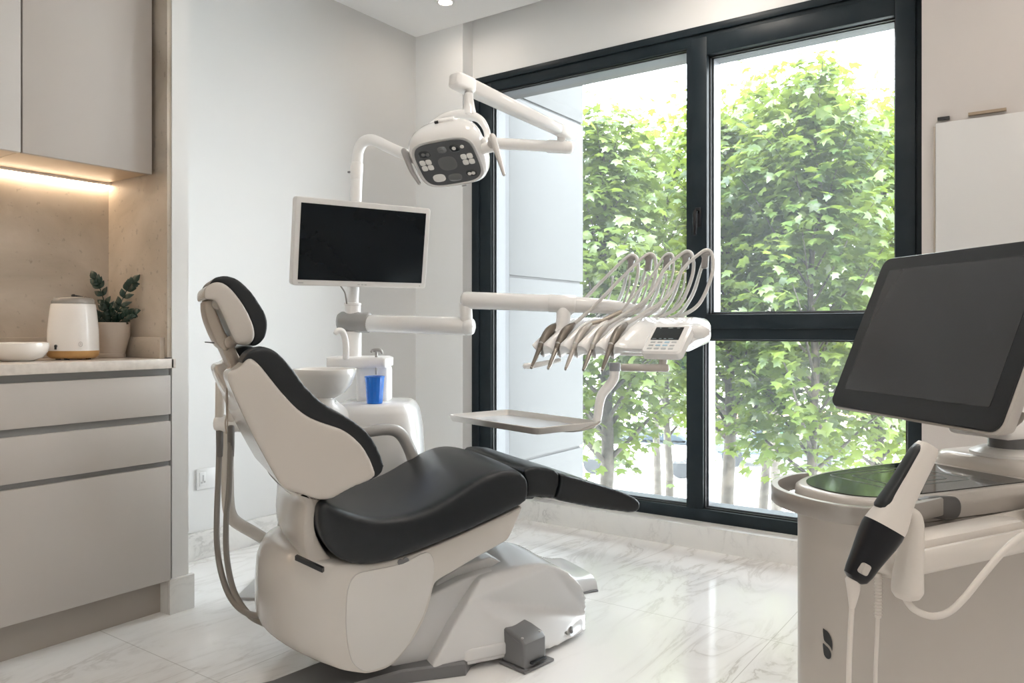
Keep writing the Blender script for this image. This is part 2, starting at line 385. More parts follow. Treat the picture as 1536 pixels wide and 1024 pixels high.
b = NB(); bx(b, (-.1, 2.9305, 1.5365), (1.5275, 2.9555, 1.540)); ob('diffuser', b, mat('led_diffuser', (1, 1, 1), .5, emit=(1.0, .77, .54), es=LED_ES), t, smooth=False)

# ---------------------------------------------------------------- counter items
zc = .8965
c = RF(0, 0, 0); c = PY(27, 520, 2.73)
t = thing('bowl', (c.x, c.y, zc), 'shallow white ceramic bowl on the counter beside the bottle warmer', 'bowl')
b = NB(); lathe(b, [(.001, 0), (.045, 0), (.05, .003), (.07, .012), (.084, .03), (.0875, .05), (.086, .058), (.082, .06), (.08, .054), (.076, .032), (.06, .014), (.001, .009)], (c.x, c.y, zc), 48)
ob('bowl_body', b, mat('white_ceramic', (.80, .77, .73), .12, coat=.3), t)
c = PY(110, 480, 2.735)
t = thing('bottle_warmer', (c.x, c.y, zc), 'white rounded bottle warmer with clear lid and wooden base on the counter', 'appliance')
def sq(cx, cy, h, n=3.2, N=48, dirx=None):
    ex, ey = Vector((SA, -CA, 0)), Vector((CA, SA, 0)); out = []
    for j in range(N):
        q = 2*math.pi*j/N; cc, ss = math.cos(q), math.sin(q)
        out.append((math.copysign(abs(cc)**(2/n), cc), math.copysign(abs(ss)**(2/n), ss)))
    return [Vector((cx, cy, h[0]))+ex*(p[0]*h[1])+ey*(p[1]*h[1]*.86) for p in out]
b = NB(); loft(b, [sq(c.x, c.y, h) for h in ((zc+.030, .0735), (zc+.10, .072), (zc+.16, .0665), (zc+.185, .063), (zc+.188, .06))])
body = ob('warmer_body', b, mat('white_appliance', (.80, .785, .77), .22, coat=.2), t)
b = NB(); loft(b, [sq(c.x, c.y, h) for h in ((zc+.004, .060), (zc+.008, .067), (zc+.014, .0725), (zc+.030, .0738))])
ob('wooden_base', b, mat('beech_wood', (.56, .33, .13), .4, noise=(25, (.47, .26, .09), .8)), t)
for sx, sy in ((-1, -1), (1, -1), (-1, 1), (1, 1)):
    b = NB(); lathe(b, [(.008, 0), (.009, .005)], (c.x+sx*.035, c.y+sy*.03, zc), 12); ob('foot_pad', b, BLACK, t)
b = NB(); loft(b, [sq(c.x, c.y, h) for h in ((zc+.1885, .0615), (zc+.196, .061), (zc+.206, .056), (zc+.2105, .047), (zc+.212, .03))])
lid = ob('lid', b, mat('smoky_clear_lid', (.55, .53, .51), .08, trans=.5, coat=.3), t)
b = NB(); lathe(b, [(.006, 0), (.007, .006), (.004, .009)], (c.x, c.y, zc+.212), 14); tube(b, [Vector((c.x, c.y, zc+.216)), Vector((c.x+.03, c.y, zc+.211))], .004, 8); ob('lid_knob', b, BLACK, lid)
fc = PPL(85, 519, Vector((c.x, c.y, zc))-Vector((CA, SA, 0))*.058, Vector((CA, SA, 0)))
b = NB(); lathe(b, [(.001, .007), (.0055, .006), (.006, -.008)], fc, 20, ax=(-CA, -SA, 0)); ob('power_knob', b, GREYP, t)
b = NB(); bx(b, (-.003, 0, -.011), (.003, .004, .003), fn=lambda v: fc+Vector((SA, -CA, 0))*v.x-Vector((CA, SA, 0))*(v.y+.004)+Vector((0, 0, v.z))); ob('dial_mark', b, BLACK, t)
fc2 = PPL(121, 516, Vector((c.x, c.y, zc))-Vector((CA, SA, 0))*.0625, Vector((CA, SA, 0)))
b = NB(); tube(b, [fc2+Vector((SA, -CA, 0))*(.0065*math.cos(q))+Vector((0, 0, .0075*math.sin(q))) for q in [i/16*2*math.pi for i in range(17)]], .0006, 6, ends=False)
tube(b, [fc2+Vector((SA, -CA, 0))*x+Vector((0, 0, z)) for x, z in ((-.002, .003), (.002, .003), (.0025, -.002), (-.0015, -.003), (-.002, .002))], .0006, 6)
ob('touch_button', b, MIDG, t)
b = NB(); bx(b, (-.072, .055, .125), (-.064, .062, .185), .003, fn=lambda v: Vector((c.x, c.y, zc))+Vector((SA, -CA, 0))*v.x+Vector((CA, SA, 0))*(v.y-.03)+Vector((0, 0, v.z))); ob('side_handle', b, mat('pale_clear_plastic', (.7, .68, .65), .15, trans=.4), t)

c = PY(167.5, 500, 2.80)
t = thing('potted_plant', (c.x, c.y, zc), 'small dark green feather-leaved plant in a taupe pot in the niche corner', 'plant')
POT = mat('taupe_glazed_pot', (.50, .44, .385), .3)
b = NB(); lathe(b, [(.001, .012), (.044, .012), (.048, .03), (.058, .07), (.0605, .085), (.0605, .125), (.059, .1265), (.056, .1255), (.055, .11), (.001, .108)], (c.x, c.y, zc), 40); ob('pot', b, POT, t)
b = NB(); lathe(b, [(.001, 0), (.044, 0), (.0465, .004), (.0465, .014), (.043, .016), (.001, .0155)], (c.x, c.y, zc), 40); ob('saucer', b, POT, t)
b = NB(); lathe(b, [(.001, .105), (.0548, .105), (.0548, .114), (.001, .117)], (c.x, c.y, zc), 24); ob('soil', b, mat('potting_soil', (.03, .022, .016), .9, bump=(80, .8)), t)
LEAFD = mat('dark_plant_leaf', (.006, .026, .02), .35, noise=(40, (.01, .04, .028), .7))
random.seed(4); PS = 1.13
ex, ey = Vector((SA, -CA, 0)), Vector((CA, SA, 0))
def leaflet(bm, p, d, ln, wd, nrm):
    d = d.normalized(); s = d.cross(nrm).normalized(); k = nrm.normalized()
    prof = [(0, .05), (.15, .55), (.35, 1), (.6, .92), (.82, .5), (1, .02)]
    rows = [[p+d*(ln*q)-k*(ln*.25*q*q)+s*(wd*e*w)-k*(abs(e)*wd*.25)+k*dz for e in (-1, 0, 1)] for q, w in prof for dz in (0,)]
    top = [[v+k*.0008 for v in r] for r in rows]
    rings = [r+list(reversed(u)) for r, u in zip(rows, top)]
    loft(bm, rings)
def frond(pts, lw, n, wsc=1.0):
    f = cat_rom(pts, 10); b = NB()
    st = NB(); tube(st, f, [.0028-.0018*i/(len(f)-1) for i in range(len(f))], 7)
    for i in range(n):
        q = .18+.74*i/(n-1); k = min(int(q*(len(f)-1)), len(f)-2); p = f[k]; d = (f[k+1]-f[k]).normalized()
        side = d.cross(-ey).normalized()
        for sgn in (-1, 1):
            leaflet(b, p, d*1.0+side*sgn*.8+ey*random.uniform(-.25, .05), lw*(1.12-.45*q)*random.uniform(.92, 1.08), lw*.23*wsc, (-ey+Vector((0, 0, .5))))
    leaflet(b, f[-1], (f[-1]-f[-3]), lw*.9, lw*.3*wsc, -ey+Vector((0, 0, .4)))
    g = ob('frond', b, LEAFD, t); ob('frond_stem', st, LEAFD, g)
o = Vector((c.x, c.y, zc+.11))
for rx, dy, dz, lw, n in ((-.056, -.01, .165, .040, 7), (.082, -.01, .155, .041, 7), (-.070, -.03, .055, .036, 6), (.092, -.03, .05, .036, 6), (.008, -.04, .07, .034, 6)):
    rx *= PS; dz *= PS; lw *= PS
    frond([o+ex*(rx*.1), o+ex*(rx*.28)+ey*(dy*.3)+Vector((0, 0, dz*.35)), o+ex*(rx*.62)+ey*(dy*.7)+Vector((0, 0, dz*.75)), o+ex*rx*.85+ey*dy+Vector((0, 0, dz*.92))], lw, n)

# ---------------------------------------------------------------- wall fittings
c = PY(303, 718, 3.06)
t = thing('wall_socket', (c.x, 3.06, c.z), 'white wall socket low on the back wall beside the partition', 'socket')
SOCK = mat('socket_white', (.66, .66, .66), .4)
b = NB(); bx(b, (c.x-.03, 3.052, c.z-.045), (c.x+.06, 3.06, c.z+.045), .003); ob('socket_plate', b, SOCK, t)
b = NB(); bx(b, (c.x-.018, 3.049, c.z-.03), (c.x+.012, 3.053, c.z+.03), .002); ob('socket_insert', b, SOCK, t)
b = NB(); bx(b, (c.x-.004, 3.0475, c.z-.008), (c.x+.002, 3.0495, c.z+.018)); bx(b, (c.x-.012, 3.0475, c.z-.018), (c.x-.004, 3.0495, c.z-.010)); bx(b, (c.x+.002, 3.0475, c.z-.016), (c.x+.009, 3.0495, c.z-.008)); ob('socket_slot', b, mat('socket_grey', (.42, .42, .42), .5), t)
def wp(px, py, x=XC): return PX(px, py, x)
t = thing('wall_panel', wp(1470, 400), 'plain white wall panel fixed beside the window above the scanner screen', 'panel')
tl, tr, bl = wp(1404, 186), wp(1536, 162), wp(1404, 640)
b = NB(); bx(b, (XC-.014, -.95, .85), (XC-.001, tl.y, tl.z), .002); ob('panel_board', b, mat('panel_white', (.575, .575, .57), .5), t)
b = NB(); bx(b, (XC-.012, tl.y+.001, .95), (XC-.001, tl.y+.007, tl.z-.012)); ob('edge_strip', b, TAUPE, t, smooth=False)
a0, a1 = wp(1407, 180), wp(1425, 178)
b = NB(); bx(b, (XC-.018, a1.y, a0.z-.005), (XC-.002, a0.y, a0.z+.006)); ob('black_clip', b, BLACK, t, smooth=False)
a0, a1 = wp(1453, 173), wp(1510, 165)
b = NB(); bx(b, (XC-.018, a1.y, a0.z-.004), (XC-.002, a0.y, a0.z+.006)); ob('tan_clip', b, mat('tan_clip', (.30, .23, .16), .5), t, smooth=False)
# ---------------------------------------------------------------- dental chair
AU, AW = (.9, .436), (-.436, .9)
def C(u, w, z): return RF(.044+AU[0]*u+AW[0]*w, 2.31+AU[1]*u+AW[1]*w, z)
def cp(px, py, w=0.):
    k = (px-CX)/FPX; r0, f0 = .044+AW[0]*w, 2.31+AW[1]*w
    u = (k*f0-r0)/(AU[0]-AU[1]*k); return (u, 1-(py-CY)/FPX*(f0+AU[1]*u))
def cps(pts, w=0.): return [cp(x, y, w) for x, y in pts]
chair = thing('dental_chair', C(-.25, .25, 0), 'white dental chair with black leather upholstery in front of the tall window', 'dental chair')
W2 = .50
# seat
seat_px = [(475, 767), (477, 797), (490, 822), (512, 840), (547, 847), (573, 844), (604, 834), (660, 812), (720, 786), (766, 764), (786, 752), (790.5, 738), (790, 722), (780, 708),
           (755, 704), (728, 712), (700, 727), (660, 752), (620, 770), (580, 777), (545, 775), (510, 764), (488, 752), (478, 757)]
def seatfn(u, w, z):
    k = 1-abs((w-.25)/.27)**2.5
    return C(u, w, z+.012*max(k, 0)*sstep(.36, .5, z))
b = NB(); slab(b, rnd(cps(seat_px), 3), -.02, W2+.02, 0, seatfn, seg=3, mids=9)
seat = soft(ob('seat_cushion', b, LEATHER, chair, ang=60), .008, 34)
# leg rest: two upholstered pieces
lw0, lw1 = .01, .49
l1 = [(788, 708), (793, 722), (793, 738), (790, 747), (800, 748), (815, 747), (826, 748), (834, 749), (839, 738), (842, 722), (841, 710), (832, 705), (818, 702.5), (800, 702)]
b = NB(); slab(b, rnd(cps(l1), 3), lw0, lw1, 0, C, seg=3, mids=3); soft(ob('leg_rest_joint', b, LEATHER, chair, ang=60), .006, 12)
l2 = [(843, 711), (844, 722), (842, 738), (837, 750), (864, 757), (900, 764), (930, 768), (950, 770.5), (961, 768), (964.5, 759), (962, 752), (955, 747), (936, 738), (900, 726.5), (866, 717)]
b = NB(); slab(b, rnd(cps(l2), 3), lw0, lw1, 0, C, seg=3, mids=3); soft(ob('leg_rest_cushion', b, LEATHER, chair, ang=60), .006, 14)
b = NB(); slab(b, cps([(826, 751), (860, 759), (955, 773), (958, 769), (900, 763), (838, 750)]), .05, .45, .006, C); ob('leg_rest_tray', b, WHITE2, chair)
b = NB(); slab(b, cps([(785, 752), (785, 758), (818, 757), (826, 749), (812, 747)]), .08, .42, .008, C); ob('leg_rest_bracket', b, BLACK, chair)
# seat pan / swing housing
body_px = [(547, 850), (575, 848), (604, 838), (660, 815), (720, 789), (768, 766), (782, 760), (781, 768), (774, 784), (763, 807), (751, 816), (715, 836), (680, 857), (656, 871), (650, 882), (645, 903), (638, 925), (622, 957), (612, 973), (598, 990), (585, 1001), (568, 1008), (547, 1012), (533, 1006), (522, 993), (516, 965), (514, 925), (517, 882), (529, 858)]
bp = cps(body_px)
def bodyfn(u, w, z):
    s = max(0., 1-abs((w-.25)/.25)**2.6)**(1/2.6)
    g = sstep(-.33, -.53, u)
    du = s*.185*g*(1-.25*sstep(.30, .42, z))
    dz = s*.075*g*sstep(.20, .07, z)
    dz += s*.045*g*sstep(.27, .34, z)
    return C(u-du, w, z+dz)
b = NB(); slab(b, rnd(bp, 3), 0, W2, .005, bodyfn, seg=3, mids=19)
housing = ob('seat_housing', b, mat('warm_lit_housing', (.485, .462, .435), .2, coat=.35, noise=(2, (.52, .495, .465), .4)), chair, ang=50)  # chair plastic with a mix of warm and window light in its colour
sc_px = [(553, 856), (604, 845), (640, 828), (652, 845), (648, 880), (641, 905), (634, 926), (618, 957), (608, 973), (595, 988), (583, 997), (567, 1003.5), (549, 1007), (536, 1001), (527, 989), (521, 962), (519, 925), (522, 884), (533, 863)]
b = NB(); slab(b, rnd(cps(sc_px, -.004), 3), -.004, .02, .004, C, seg=2); ob('side_cover', b, mat('window_lit_cover', (.53, .52, .505), .2, coat=.3), housing)  # lighter, cooler copy of the housing colour, imitating light on this side
b = NB()
for q in (0, 1):
    o = cp(601+q*7.5, 843-q*2.6); c0 = C(o[0], -.002, o[1]); lathe(b, [(.001, .001), (.009, .001), (.009, -.004), (.001, -.004)], c0, 20, ax=tuple(C(0, -1, 0)-C(0, 0, 0)))
ob('adjusting_hole', b, GREYP, housing)
b = NB(); tp = .392
sl0, sl1 = cp(443, 833, .2), cp(487, 852, .0)
q0, q1 = C(-.60, .33, .40), C(-.565, .07, .385)
pa, pb = PZ(444, 833, .408), PZ(485, 852, .378)
d = (pb-pa).normalized(); n = Vector((0, 0, 1)); s = d.cross(n).normalized()
loft(b, [[p+s*a+n*h for a, h in ((-.007, -.010), (.007, -.010), (.007, .0015), (-.007, .0015))] for p in (pa, pb)])
ob('cable_slot', b, BLACK, housing)
# collar carrying the backrest
col_px = [(447, 738), (470, 744), (485, 751), (479, 757), (475, 775), (476, 795), (483, 815), (492, 831), (500, 842), (487, 856), (472, 852), (464, 832), (461, 800), (463, 768), (460, 750)]
def colfn(u, w, z):
    s = max(0., 1-abs((w-.25)/.22)**2.5)**(1/2.5)
    return C(u-s*.03*sstep(-.55, -.66, u), w, z)
b = NB(); slab(b, rnd(cps(col_px, .03), 3), .03, .47, .008, colfn, seg=3, mids=9); ob('backrest_collar', b, WARMW, chair)
# backrest shell and pad
shell_px = [(374, 537), (382, 540), (393, 551), (405, 566), (421, 586), (442, 609), (461, 624), (483, 634), (511, 643), (530, 655), (546, 672), (557, 692), (563.5, 709), (561, 717), (553, 722), (535, 729), (513, 740), (499, 748), (484, 751), (468, 747), (447, 740), (428, 735), (418, 722), (400, 690), (376, 645), (356, 602), (341, 566), (346, 556), (358, 553), (367, 543)]
top = cp(374, 537); bot = cp(486, 745); bdir = Vector((top[0]-bot[0], top[1]-bot[1])).normalized(); tmax = Vector(top).dot(bdir)
def backfn(u, w, z):
    e = Vector((u, z)).dot(bdir)-(tmax-.085)
    m = sstep(.12, .19, w)*sstep(.38, .31, w)
    if e > 0:
        sh = e*.75*m; u -= bdir[0]*sh; z -= bdir[1]*sh
    k = 1-abs((w-.25)/.25)**2
    rear = sstep(-.30, -.52, u-(z-.5)*-.55)
    return C(u, w, z)
b = NB(); slab(b, rnd(cps(shell_px), 2), 0, W2, 0, backfn, seg=4, mids=19); soft(ob('backrest_shell', b, WARMW, chair, ang=50), .006, 9)
pad_px = [(362, 548), (371, 531), (383, 523), (399, 520), (414, 526), (428, 538), (443, 556), (458, 577), (474, 594), (492, 608.5), (517, 622.5), (542, 638.5), (561, 658), (573, 680), (579, 699), (576, 712), (568, 718), (551, 726), (530, 733), (524, 732), (546, 722.5), (557, 715.5), (560, 707), (555, 694), (543, 675), (528, 658), (510, 646.5), (482, 637.5), (459, 627.5), (439, 611.5), (418, 588), (402, 568), (391, 554), (381, 544), (373, 541)]
b = NB(); slab(b, rnd(cps(pad_px, -.006), 2), .011, W2-.011, 0, backfn, seg=3, mids=19); soft(ob('backrest_cushion', b, LEATHER, chair, ang=60), .006, 12)
# head rest
hs = .12
hp = [(313, 428), (321, 417), (332, 413.3), (345, 413.5), (360, 420), (377, 436), (391, 456), (400, 472), (403, 488), (399, 506), (391, 515), (384, 519), (376, 518.5), (381, 508), (380.5, 497), (375.5, 481), (365.5, 460), (353, 441.5), (342, 430), (332, 424.5), (322, 423.5)]
b = NB(); slab(b, rnd(cps(hp, hs-.01), 2), hs+.003, .50-hs-.003, 0, C, seg=3, mids=3); soft(ob('headrest_cushion', b, LEATHER, chair, ang=60), .005, 9)
hsx = [(313, 427), (323, 422.5), (332, 423.5), (342, 429.5), (353, 441), (366, 459.5), (377, 481), (382, 499), (380, 510), (372, 517.5), (362, 517.5), (354, 514), (347, 501), (332, 467), (321, 448), (309, 450), (306, 443), (307, 433)]
b = NB(); slab(b, rnd(cps(hsx, hs), 2), hs-.01, .50-hs+.01, 0, C, seg=4, mids=3); soft(ob('headrest_shell', b, WARMW, chair, ang=50), .005, 10)
bw = .17
br = [(307, 452), (317, 449), (322, 452), (322, 460), (328, 474), (338, 498), (347, 516), (340, 526), (330, 521), (323, 510), (315, 492), (309, 474)]
b = NB(); slab(b, rnd(cps(br, bw), 2), bw, .33, .006, C); arm = ob('headrest_bracket', b, TAUPE, chair)
b = NB(); slab(b, cps([(331, 518), (352, 519.5), (363.5, 542), (360, 555), (354, 558), (345, 548)], bw), bw+.01, .32, .004, C); ob('headrest_post', b, TAUPE, chair)
o = cp(345.5, 513, bw); ax = tuple(C(0, -1, 0)-C(0, 0, 0))
b = NB(); lathe(b, [(.001, .012), (.013, .012), (.0165, .010), (.0165, -.01), (.001, -.01)], C(o[0], bw, o[1]), 28, ax=ax); lathe(b, [(.001, .0135), (.003, .0135), (.003, .01)], C(o[0], bw, o[1]), 12, ax=ax); ob('locking_knob', b, TAUPE, arm)
o = cp(326, 456, bw); b = NB(); lathe(b, [(.001, .006), (.013, .006), (.015, .003), (.015, -.1), (.001, -.1)], C(o[0], bw, o[1]), 28, ax=ax); ob('pivot_pin', b, WARMW, arm)
o = cp(328, 515, .25); b = NB(); tube(b, [C(o[0]+.01, .25, o[1]), C(o[0]-.035, .25, o[1]+.004)], [.006, .003], 8, flat=.5); ob('release_lever', b, GREYP, arm)
# arm rest on the far side
aw = .50
ar = [C(*[q for q in (cp(x, y, aw)[0], aw, cp(x, y, aw)[1])]) for x, y in ((540, 650), (560, 646), (580, 644), (594, 646), (604, 654), (611, 666), (617, 680), (621, 694))]
b = NB(); tube(b, ar, [.016, .017, .017, .018, .019, .019, .019, .019], 16, sub=4, flat=1.15); ob('armrest', b, mat('grey_armrest', (.42, .41, .40), .3, coat=.2), chair)
# lift arm between housing and base
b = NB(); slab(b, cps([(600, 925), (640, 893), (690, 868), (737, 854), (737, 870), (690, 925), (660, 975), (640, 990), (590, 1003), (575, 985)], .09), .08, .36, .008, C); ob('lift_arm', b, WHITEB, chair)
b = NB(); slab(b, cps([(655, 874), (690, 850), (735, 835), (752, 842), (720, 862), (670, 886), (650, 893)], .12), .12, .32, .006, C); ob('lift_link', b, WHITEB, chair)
# base housing
base_uz = [(-.285, .04), (-.25, .095), (-.22, .143), (-.17, .208), (-.135, .25), (-.115, .262), (-.05, .270), (.03, .274), (.10, .268), (.16, .246), (.21, .210), (.255, .158), (.29, .10), (.312, .05), (.316, .018), (.1, .02), (-.1, .02), (-.28, .02)]
def basefn(u, w, z):
    k = math.sqrt(max(1-(max(0, u-.09)/.227)**2.0, .003)); zz = z
    return C(u, .215+(w-.215)*k*(1-.20*sstep(.12, .275, z)*sstep(-.24, -.05, u)), zz)
b = NB(); slab(b, [(v.x, v.y) for v in cat_rom([Vector((x, y, 0)) for x, y in base_uz], 3, True)], .030, .40, 0, basefn, seg=3, mids=13)
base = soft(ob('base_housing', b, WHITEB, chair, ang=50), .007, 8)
b = NB(); slab(b, [(-.195, .03), (-.19, .064), (-.17, .07), (-.04, .072), (.06, .064), (.06, .03)], .026, .1, .010, C); ob('side_skirt', b, WHITEB, base)
for px, py in ((848.5, 950), (857, 946.5)):
    p = P(px, py, 2.47); n = (Vector((0, 0, 1))-p).normalized(); n.z = 0
    k = None
    b = NB(); lathe(b, [(.001, .004), (.0055, .004), (.0055, -.03), (.001, -.03)], p, 16, ax=tuple(n)); ob('sensor_window', b, GREYP, base)
# floor plate under the chair
plate_o = [C(-.155, .06, 0), C(-.19, .015, 0), C(-.37, .045, 0), C(-1.02, -.06, 0), C(-1.02, .10, 0), C(-.72, .135, 0), C(-.55, .21, 0), C(-.40, .42, 0), C(-.15, .44, 0), C(.08, .40, 0), C(.08, .16, 0)]
b = NB(); loft(b, [[p+Vector((0, 0, .001)) for p in plate_o], [p+Vector((0, 0, .034)) for p in plate_o], [p*.97+C(-.3, .18, 0)*.03+Vector((0, 0, .04)) for p in plate_o]])
ob('floor_plate', b, GREYP, chair, ang=30)

# floor box beyond the chair
t = thing('floor_junction_box', C(.35, .62, 0), 'white low floor box behind the nose of the dental chair base', 'floor box')
rows = []
for i in range(26):
    u = -.05+.595*i/25; zt = .052+.112*(1-sstep(.16, .56, u)); r = []
    hw = .19*(1-.12*sstep(.3, .56, u))
    for j in range(25):
        tt = -1+2*j/24; v = math.copysign(abs(tt)**.6, tt); k = max(0, 1-abs(v)**4)**(1/3)
        r.append(C(u, .64+hw*v, max(.004, zt*k)))
    rows.append(r+[C(u, .64, .004)])
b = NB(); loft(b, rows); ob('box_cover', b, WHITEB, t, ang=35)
b = NB(); slab(b, [(-.05, 0), (.54, 0), (.54, .006), (-.05, .006)], .46, .82, .002, C); ob('box_base', b, GREYP, t)

# foot control
f0, f1, f2 = PZ(786, 1011, 0), PZ(829, 991, 0), PZ(759, 996, 0)
e1 = (f1-f0); e2 = (f2-f0); e1.normalize(); e2 = Vector((-e1.y, e1.x, 0))
if e2.dot(f2-f0) < 0: e2 = -e2
A, Bq = .105, .10
ff = lambda v: f0+e1*v.x+e2*v.y+Vector((0, 0, v.z))
t = thing('foot_control', f0+e1*.05+e2*.05, 'dark grey foot control box standing against the chair base', 'foot control')
b = NB(); slab(b, [(.004, .010), (.004, .082), (.018, .097), (.06, .108), (.095, .112), (.099, .108), (.099, .010)], .004, A-.004, .008, lambda u, w, z: ff(Vector((w, u, z)))); ob('control_body', b, GREYP, t)
b = NB(); bx(b, (-.003, -.006, .001), (A+.022, Bq, .010), .003, fn=ff); ob('flange', b, GREYP, t)
b = NB(); bx(b, (.03, -.008, .018), (A-.012, .01, .026), .003, fn=ff); ob('pedal_lip', b, BLACK, t)
b = NB()
for x in (.012, A-.018): lathe(b, [(.001, .004), (.004, .003), (.0045, 0)], ff(Vector((x, .018, .0945))), 12)
ob('screw_cap', b, MIDG, t)
# ---------------------------------------------------------------- dental unit (cuspidor, pole, arms)
UD = 3.03
pole = P(529, 493, UD); pole.z = 0
unit = thing('dental_unit', P(555, 493, 2.98)*1 - Vector((0, 0, 1.0)), 'white dental unit with spittoon bowl, column and arms behind the dental chair', 'dental unit')
def U(r, f, z): return RF(r, f, z)
b = NB()
cx, cf = -.515, 2.97
def ring(z, hx, hy, n=4, dx=0):
    return [U(cx+dx+hx*math.copysign(abs(math.cos(q))**(2/n), math.cos(q)), cf+hy*math.copysign(abs(math.sin(q))**(2/n), math.sin(q)), z) for q in [2*math.pi*j/48 for j in range(48)]]
rs = [(.02, .165, .17), (.1, .175, .18), (.45, .178, .18), (.62, .168, .175), (.69, .155, .168), (.715, .142, .157), (.724, .128, .145)]
loft(b, [ring(*r) for r in rs]); ubody = ob('unit_body', b, WHITE, unit, ang=50)
b = NB(); loft(b, [ring(0.0, .16, .165), ring(.02, .16, .165)]); ob('unit_plinth', b, GREYP, unit)
b = NB(); bx(b, (-.60, 2.98, .71), (-.475, 3.10, .86), .02, 3, fn=lambda v: U(*v)); ob('unit_column_block', b, WHITE2, unit)
b = NB(); slab(b, [(-.70, .852), (-.70, .893), (-.49, .893), (-.475, .887), (-.475, .856), (-.48, .852)], 2.92, 3.12, .012, lambda u, w, z: U(u, w, z)); ob('instrument_ledge', b, WHITE2, unit)
# bowl
bc = P(487, 553, 2.74)
b = NB(); lathe(b, [(.001, -.105), (.035, -.104), (.045, -.098), (.07, -.083), (.093, -.055), (.106, -.02), (.1105, -.003), (.109, .001), (.105, -.001), (.10, -.02), (.087, -.052), (.06, -.08), (.001, -.09)], bc, 48); ob('spittoon_bowl', b, mat('spittoon_ceramic', (.78, .77, .755), .1, coat=.4), unit)
b = NB(); tube(b, [bc+Vector((0, 0, -.11)), bc+Vector((0, 0, -.135)), U(-.62, 2.85, .66), U(-.55, 2.93, .62)], [.04, .045, .05, .06], 20, sub=3); ob('bowl_support', b, WHITE2, unit)
# faucet over the bowl
b = NB(); tube(b, [P(519, 537, 2.90), P(519, 520, 2.89), P(517, 505, 2.88), P(513, 497, 2.87), P(507, 496, 2.86), P(503, 500, 2.855)], [.0125, .0125, .012, .012, .011, .009], 14, sub=4); ob('rinse_spout', b, WHITE2, unit)
# cup filler
b = NB(); q = P(564, 527, 2.94)
tube(b, [P(564.5, 540, 2.94), P(564.5, 526, 2.94)], .0055, 10); tube(b, [P(557, 527.5, 2.93), P(560, 525.5, 2.94), P(570, 525, 2.94), P(573.5, 530, 2.935)], [.004, .007, .007, .004], 10, sub=3)
ob('cup_filler', b, MIDG, unit)
b = NB(); tube(b, [P(564.5, 551, 2.93), P(564.5, 561, 2.93)], .004, 8); ob('filler_nozzle', b, MIDG, unit)
# column
def V3(p, z): return Vector((p.x, p.y, z))
b = NB(); lathe(b, [(.034, .86), (.034, .985), (.030, .99)], pole, 32); ob('lower_column', b, WHITE2, unit)
b = NB(); lathe(b, [(.031, 1.045), (.031, 1.09), (.033, 1.092), (.033, 1.10), (.024, 1.102)], pole, 32); ob('column_ring', b, WHITE2, unit)
topz = P(535, 240, UD).z
# lamp post: straight up then bending over towards the lamp
pu = [V3(pole, 1.095), V3(P(531, 400, UD), P(531, 400, UD).z), P(534, 293, UD), P(535, 262, UD), P(536, 240, UD), P(537.5, 226, UD-.005), P(544, 214, UD-.015), P(555, 209.5, UD-.03), P(567, 213, UD-.05), P(580, 219.5, UD-.07), P(612, 234, UD-.12), P(668, 258, UD-.20)]
lend = P(856, 221.5, UD-.185)
b = NB(); tube(b, pu[:4], .0225, 24, sub=3, ends=False); post = ob('lamp_post', b, WHITE2, unit)
b = NB(); tube(b, [P(534.2, 268, UD), P(535.6, 246, UD)], .0245, 24, ends=True); ob('post_sleeve', b, WHITE2, post)
b = NB(); tube(b, [P(525, 258, UD-.01), P(522, 258, UD-.012)], .004, 8); ob('post_screw', b, GREYP, post)
b = NB(); tube(b, [P(534.6, 264, UD)]+pu[4:], [.0215]*len([1]+pu[4:]), 22, sub=6); ob('lamp_lower_arm', b, WHITE2, unit)
b = NB(); tube(b, [P(668, 262, UD-.2), P(668, 205, UD-.2)], .026, 18); ob('lamp_arm_knuckle', b, WHITE2, unit)
b = NB(); tube(b, [P(668, 210, UD-.2), P(752, 215.5, UD-.19), P(835, 220, UD-.187), P(856, 221.5, UD-.185)], .0205, 22); ob('lamp_swing_arm', b, WHITE2, unit)
b = NB(); tube(b, [P(822, 219.3, UD-.176), lend], .0235, 22); ob('arm_end_cap', b, WHITE2, unit)
# delivery arms
ax = P(531, 483, UD); el = P(704, 489.5, 2.86)
b = NB(); tube(b, [P(513, 482.5, UD), P(553, 483.5, UD-.02)], .040, 28); ob('arm_collar', b, mat('grey_collar', (.30, .30, .30), .22, coat=.3), unit)
b = NB(); tube(b, [P(548, 484.5, UD-.02), el], .0335, 24); ob('delivery_lower_arm', b, WHITE, unit)
el2 = P(697, 450, 2.85)
b = NB(); tube(b, [P(700, 490, 2.86), P(699, 470, 2.855), P(698, 455, 2.85)], [.024, .0235, .0235], 22); ob('elbow_pin', b, WHITE2, unit)
b = NB(); tube(b, [P(700, 489.5, 2.86), P(706, 489.8, 2.855)], .033, 24); ob('elbow_cap', b, WHITE, unit)
aend = P(862, 456.5, 2.82); 
b = NB(); tube(b, [el2, P(820, 454.5, 2.83), P(858, 456, 2.82)], [.0315, .0315, .0315], 24); ob('delivery_upper_arm', b, WHITE, unit)
b = NB(); tube(b, [P(824, 454.6, 2.828), P(861, 456.2, 2.82)], .0325, 24); ob('arm_joint', b, WHITE, unit)
b = NB(); tube(b, [P(845, 462, 2.82), P(845, 487, 2.82), P(840, 500, 2.82)], [.026, .027, .036], 20, sub=2); ob('swivel_neck', b, WHITE2, unit)
b = NB(); tube(b, [P(862, 456.5, 2.82), P(900, 459, 2.83), P(960, 464, 2.84), P(990, 466, 2.84)], [.030, .027, .02, .014], 20); ob('arm_tail', b, WHITE, unit)
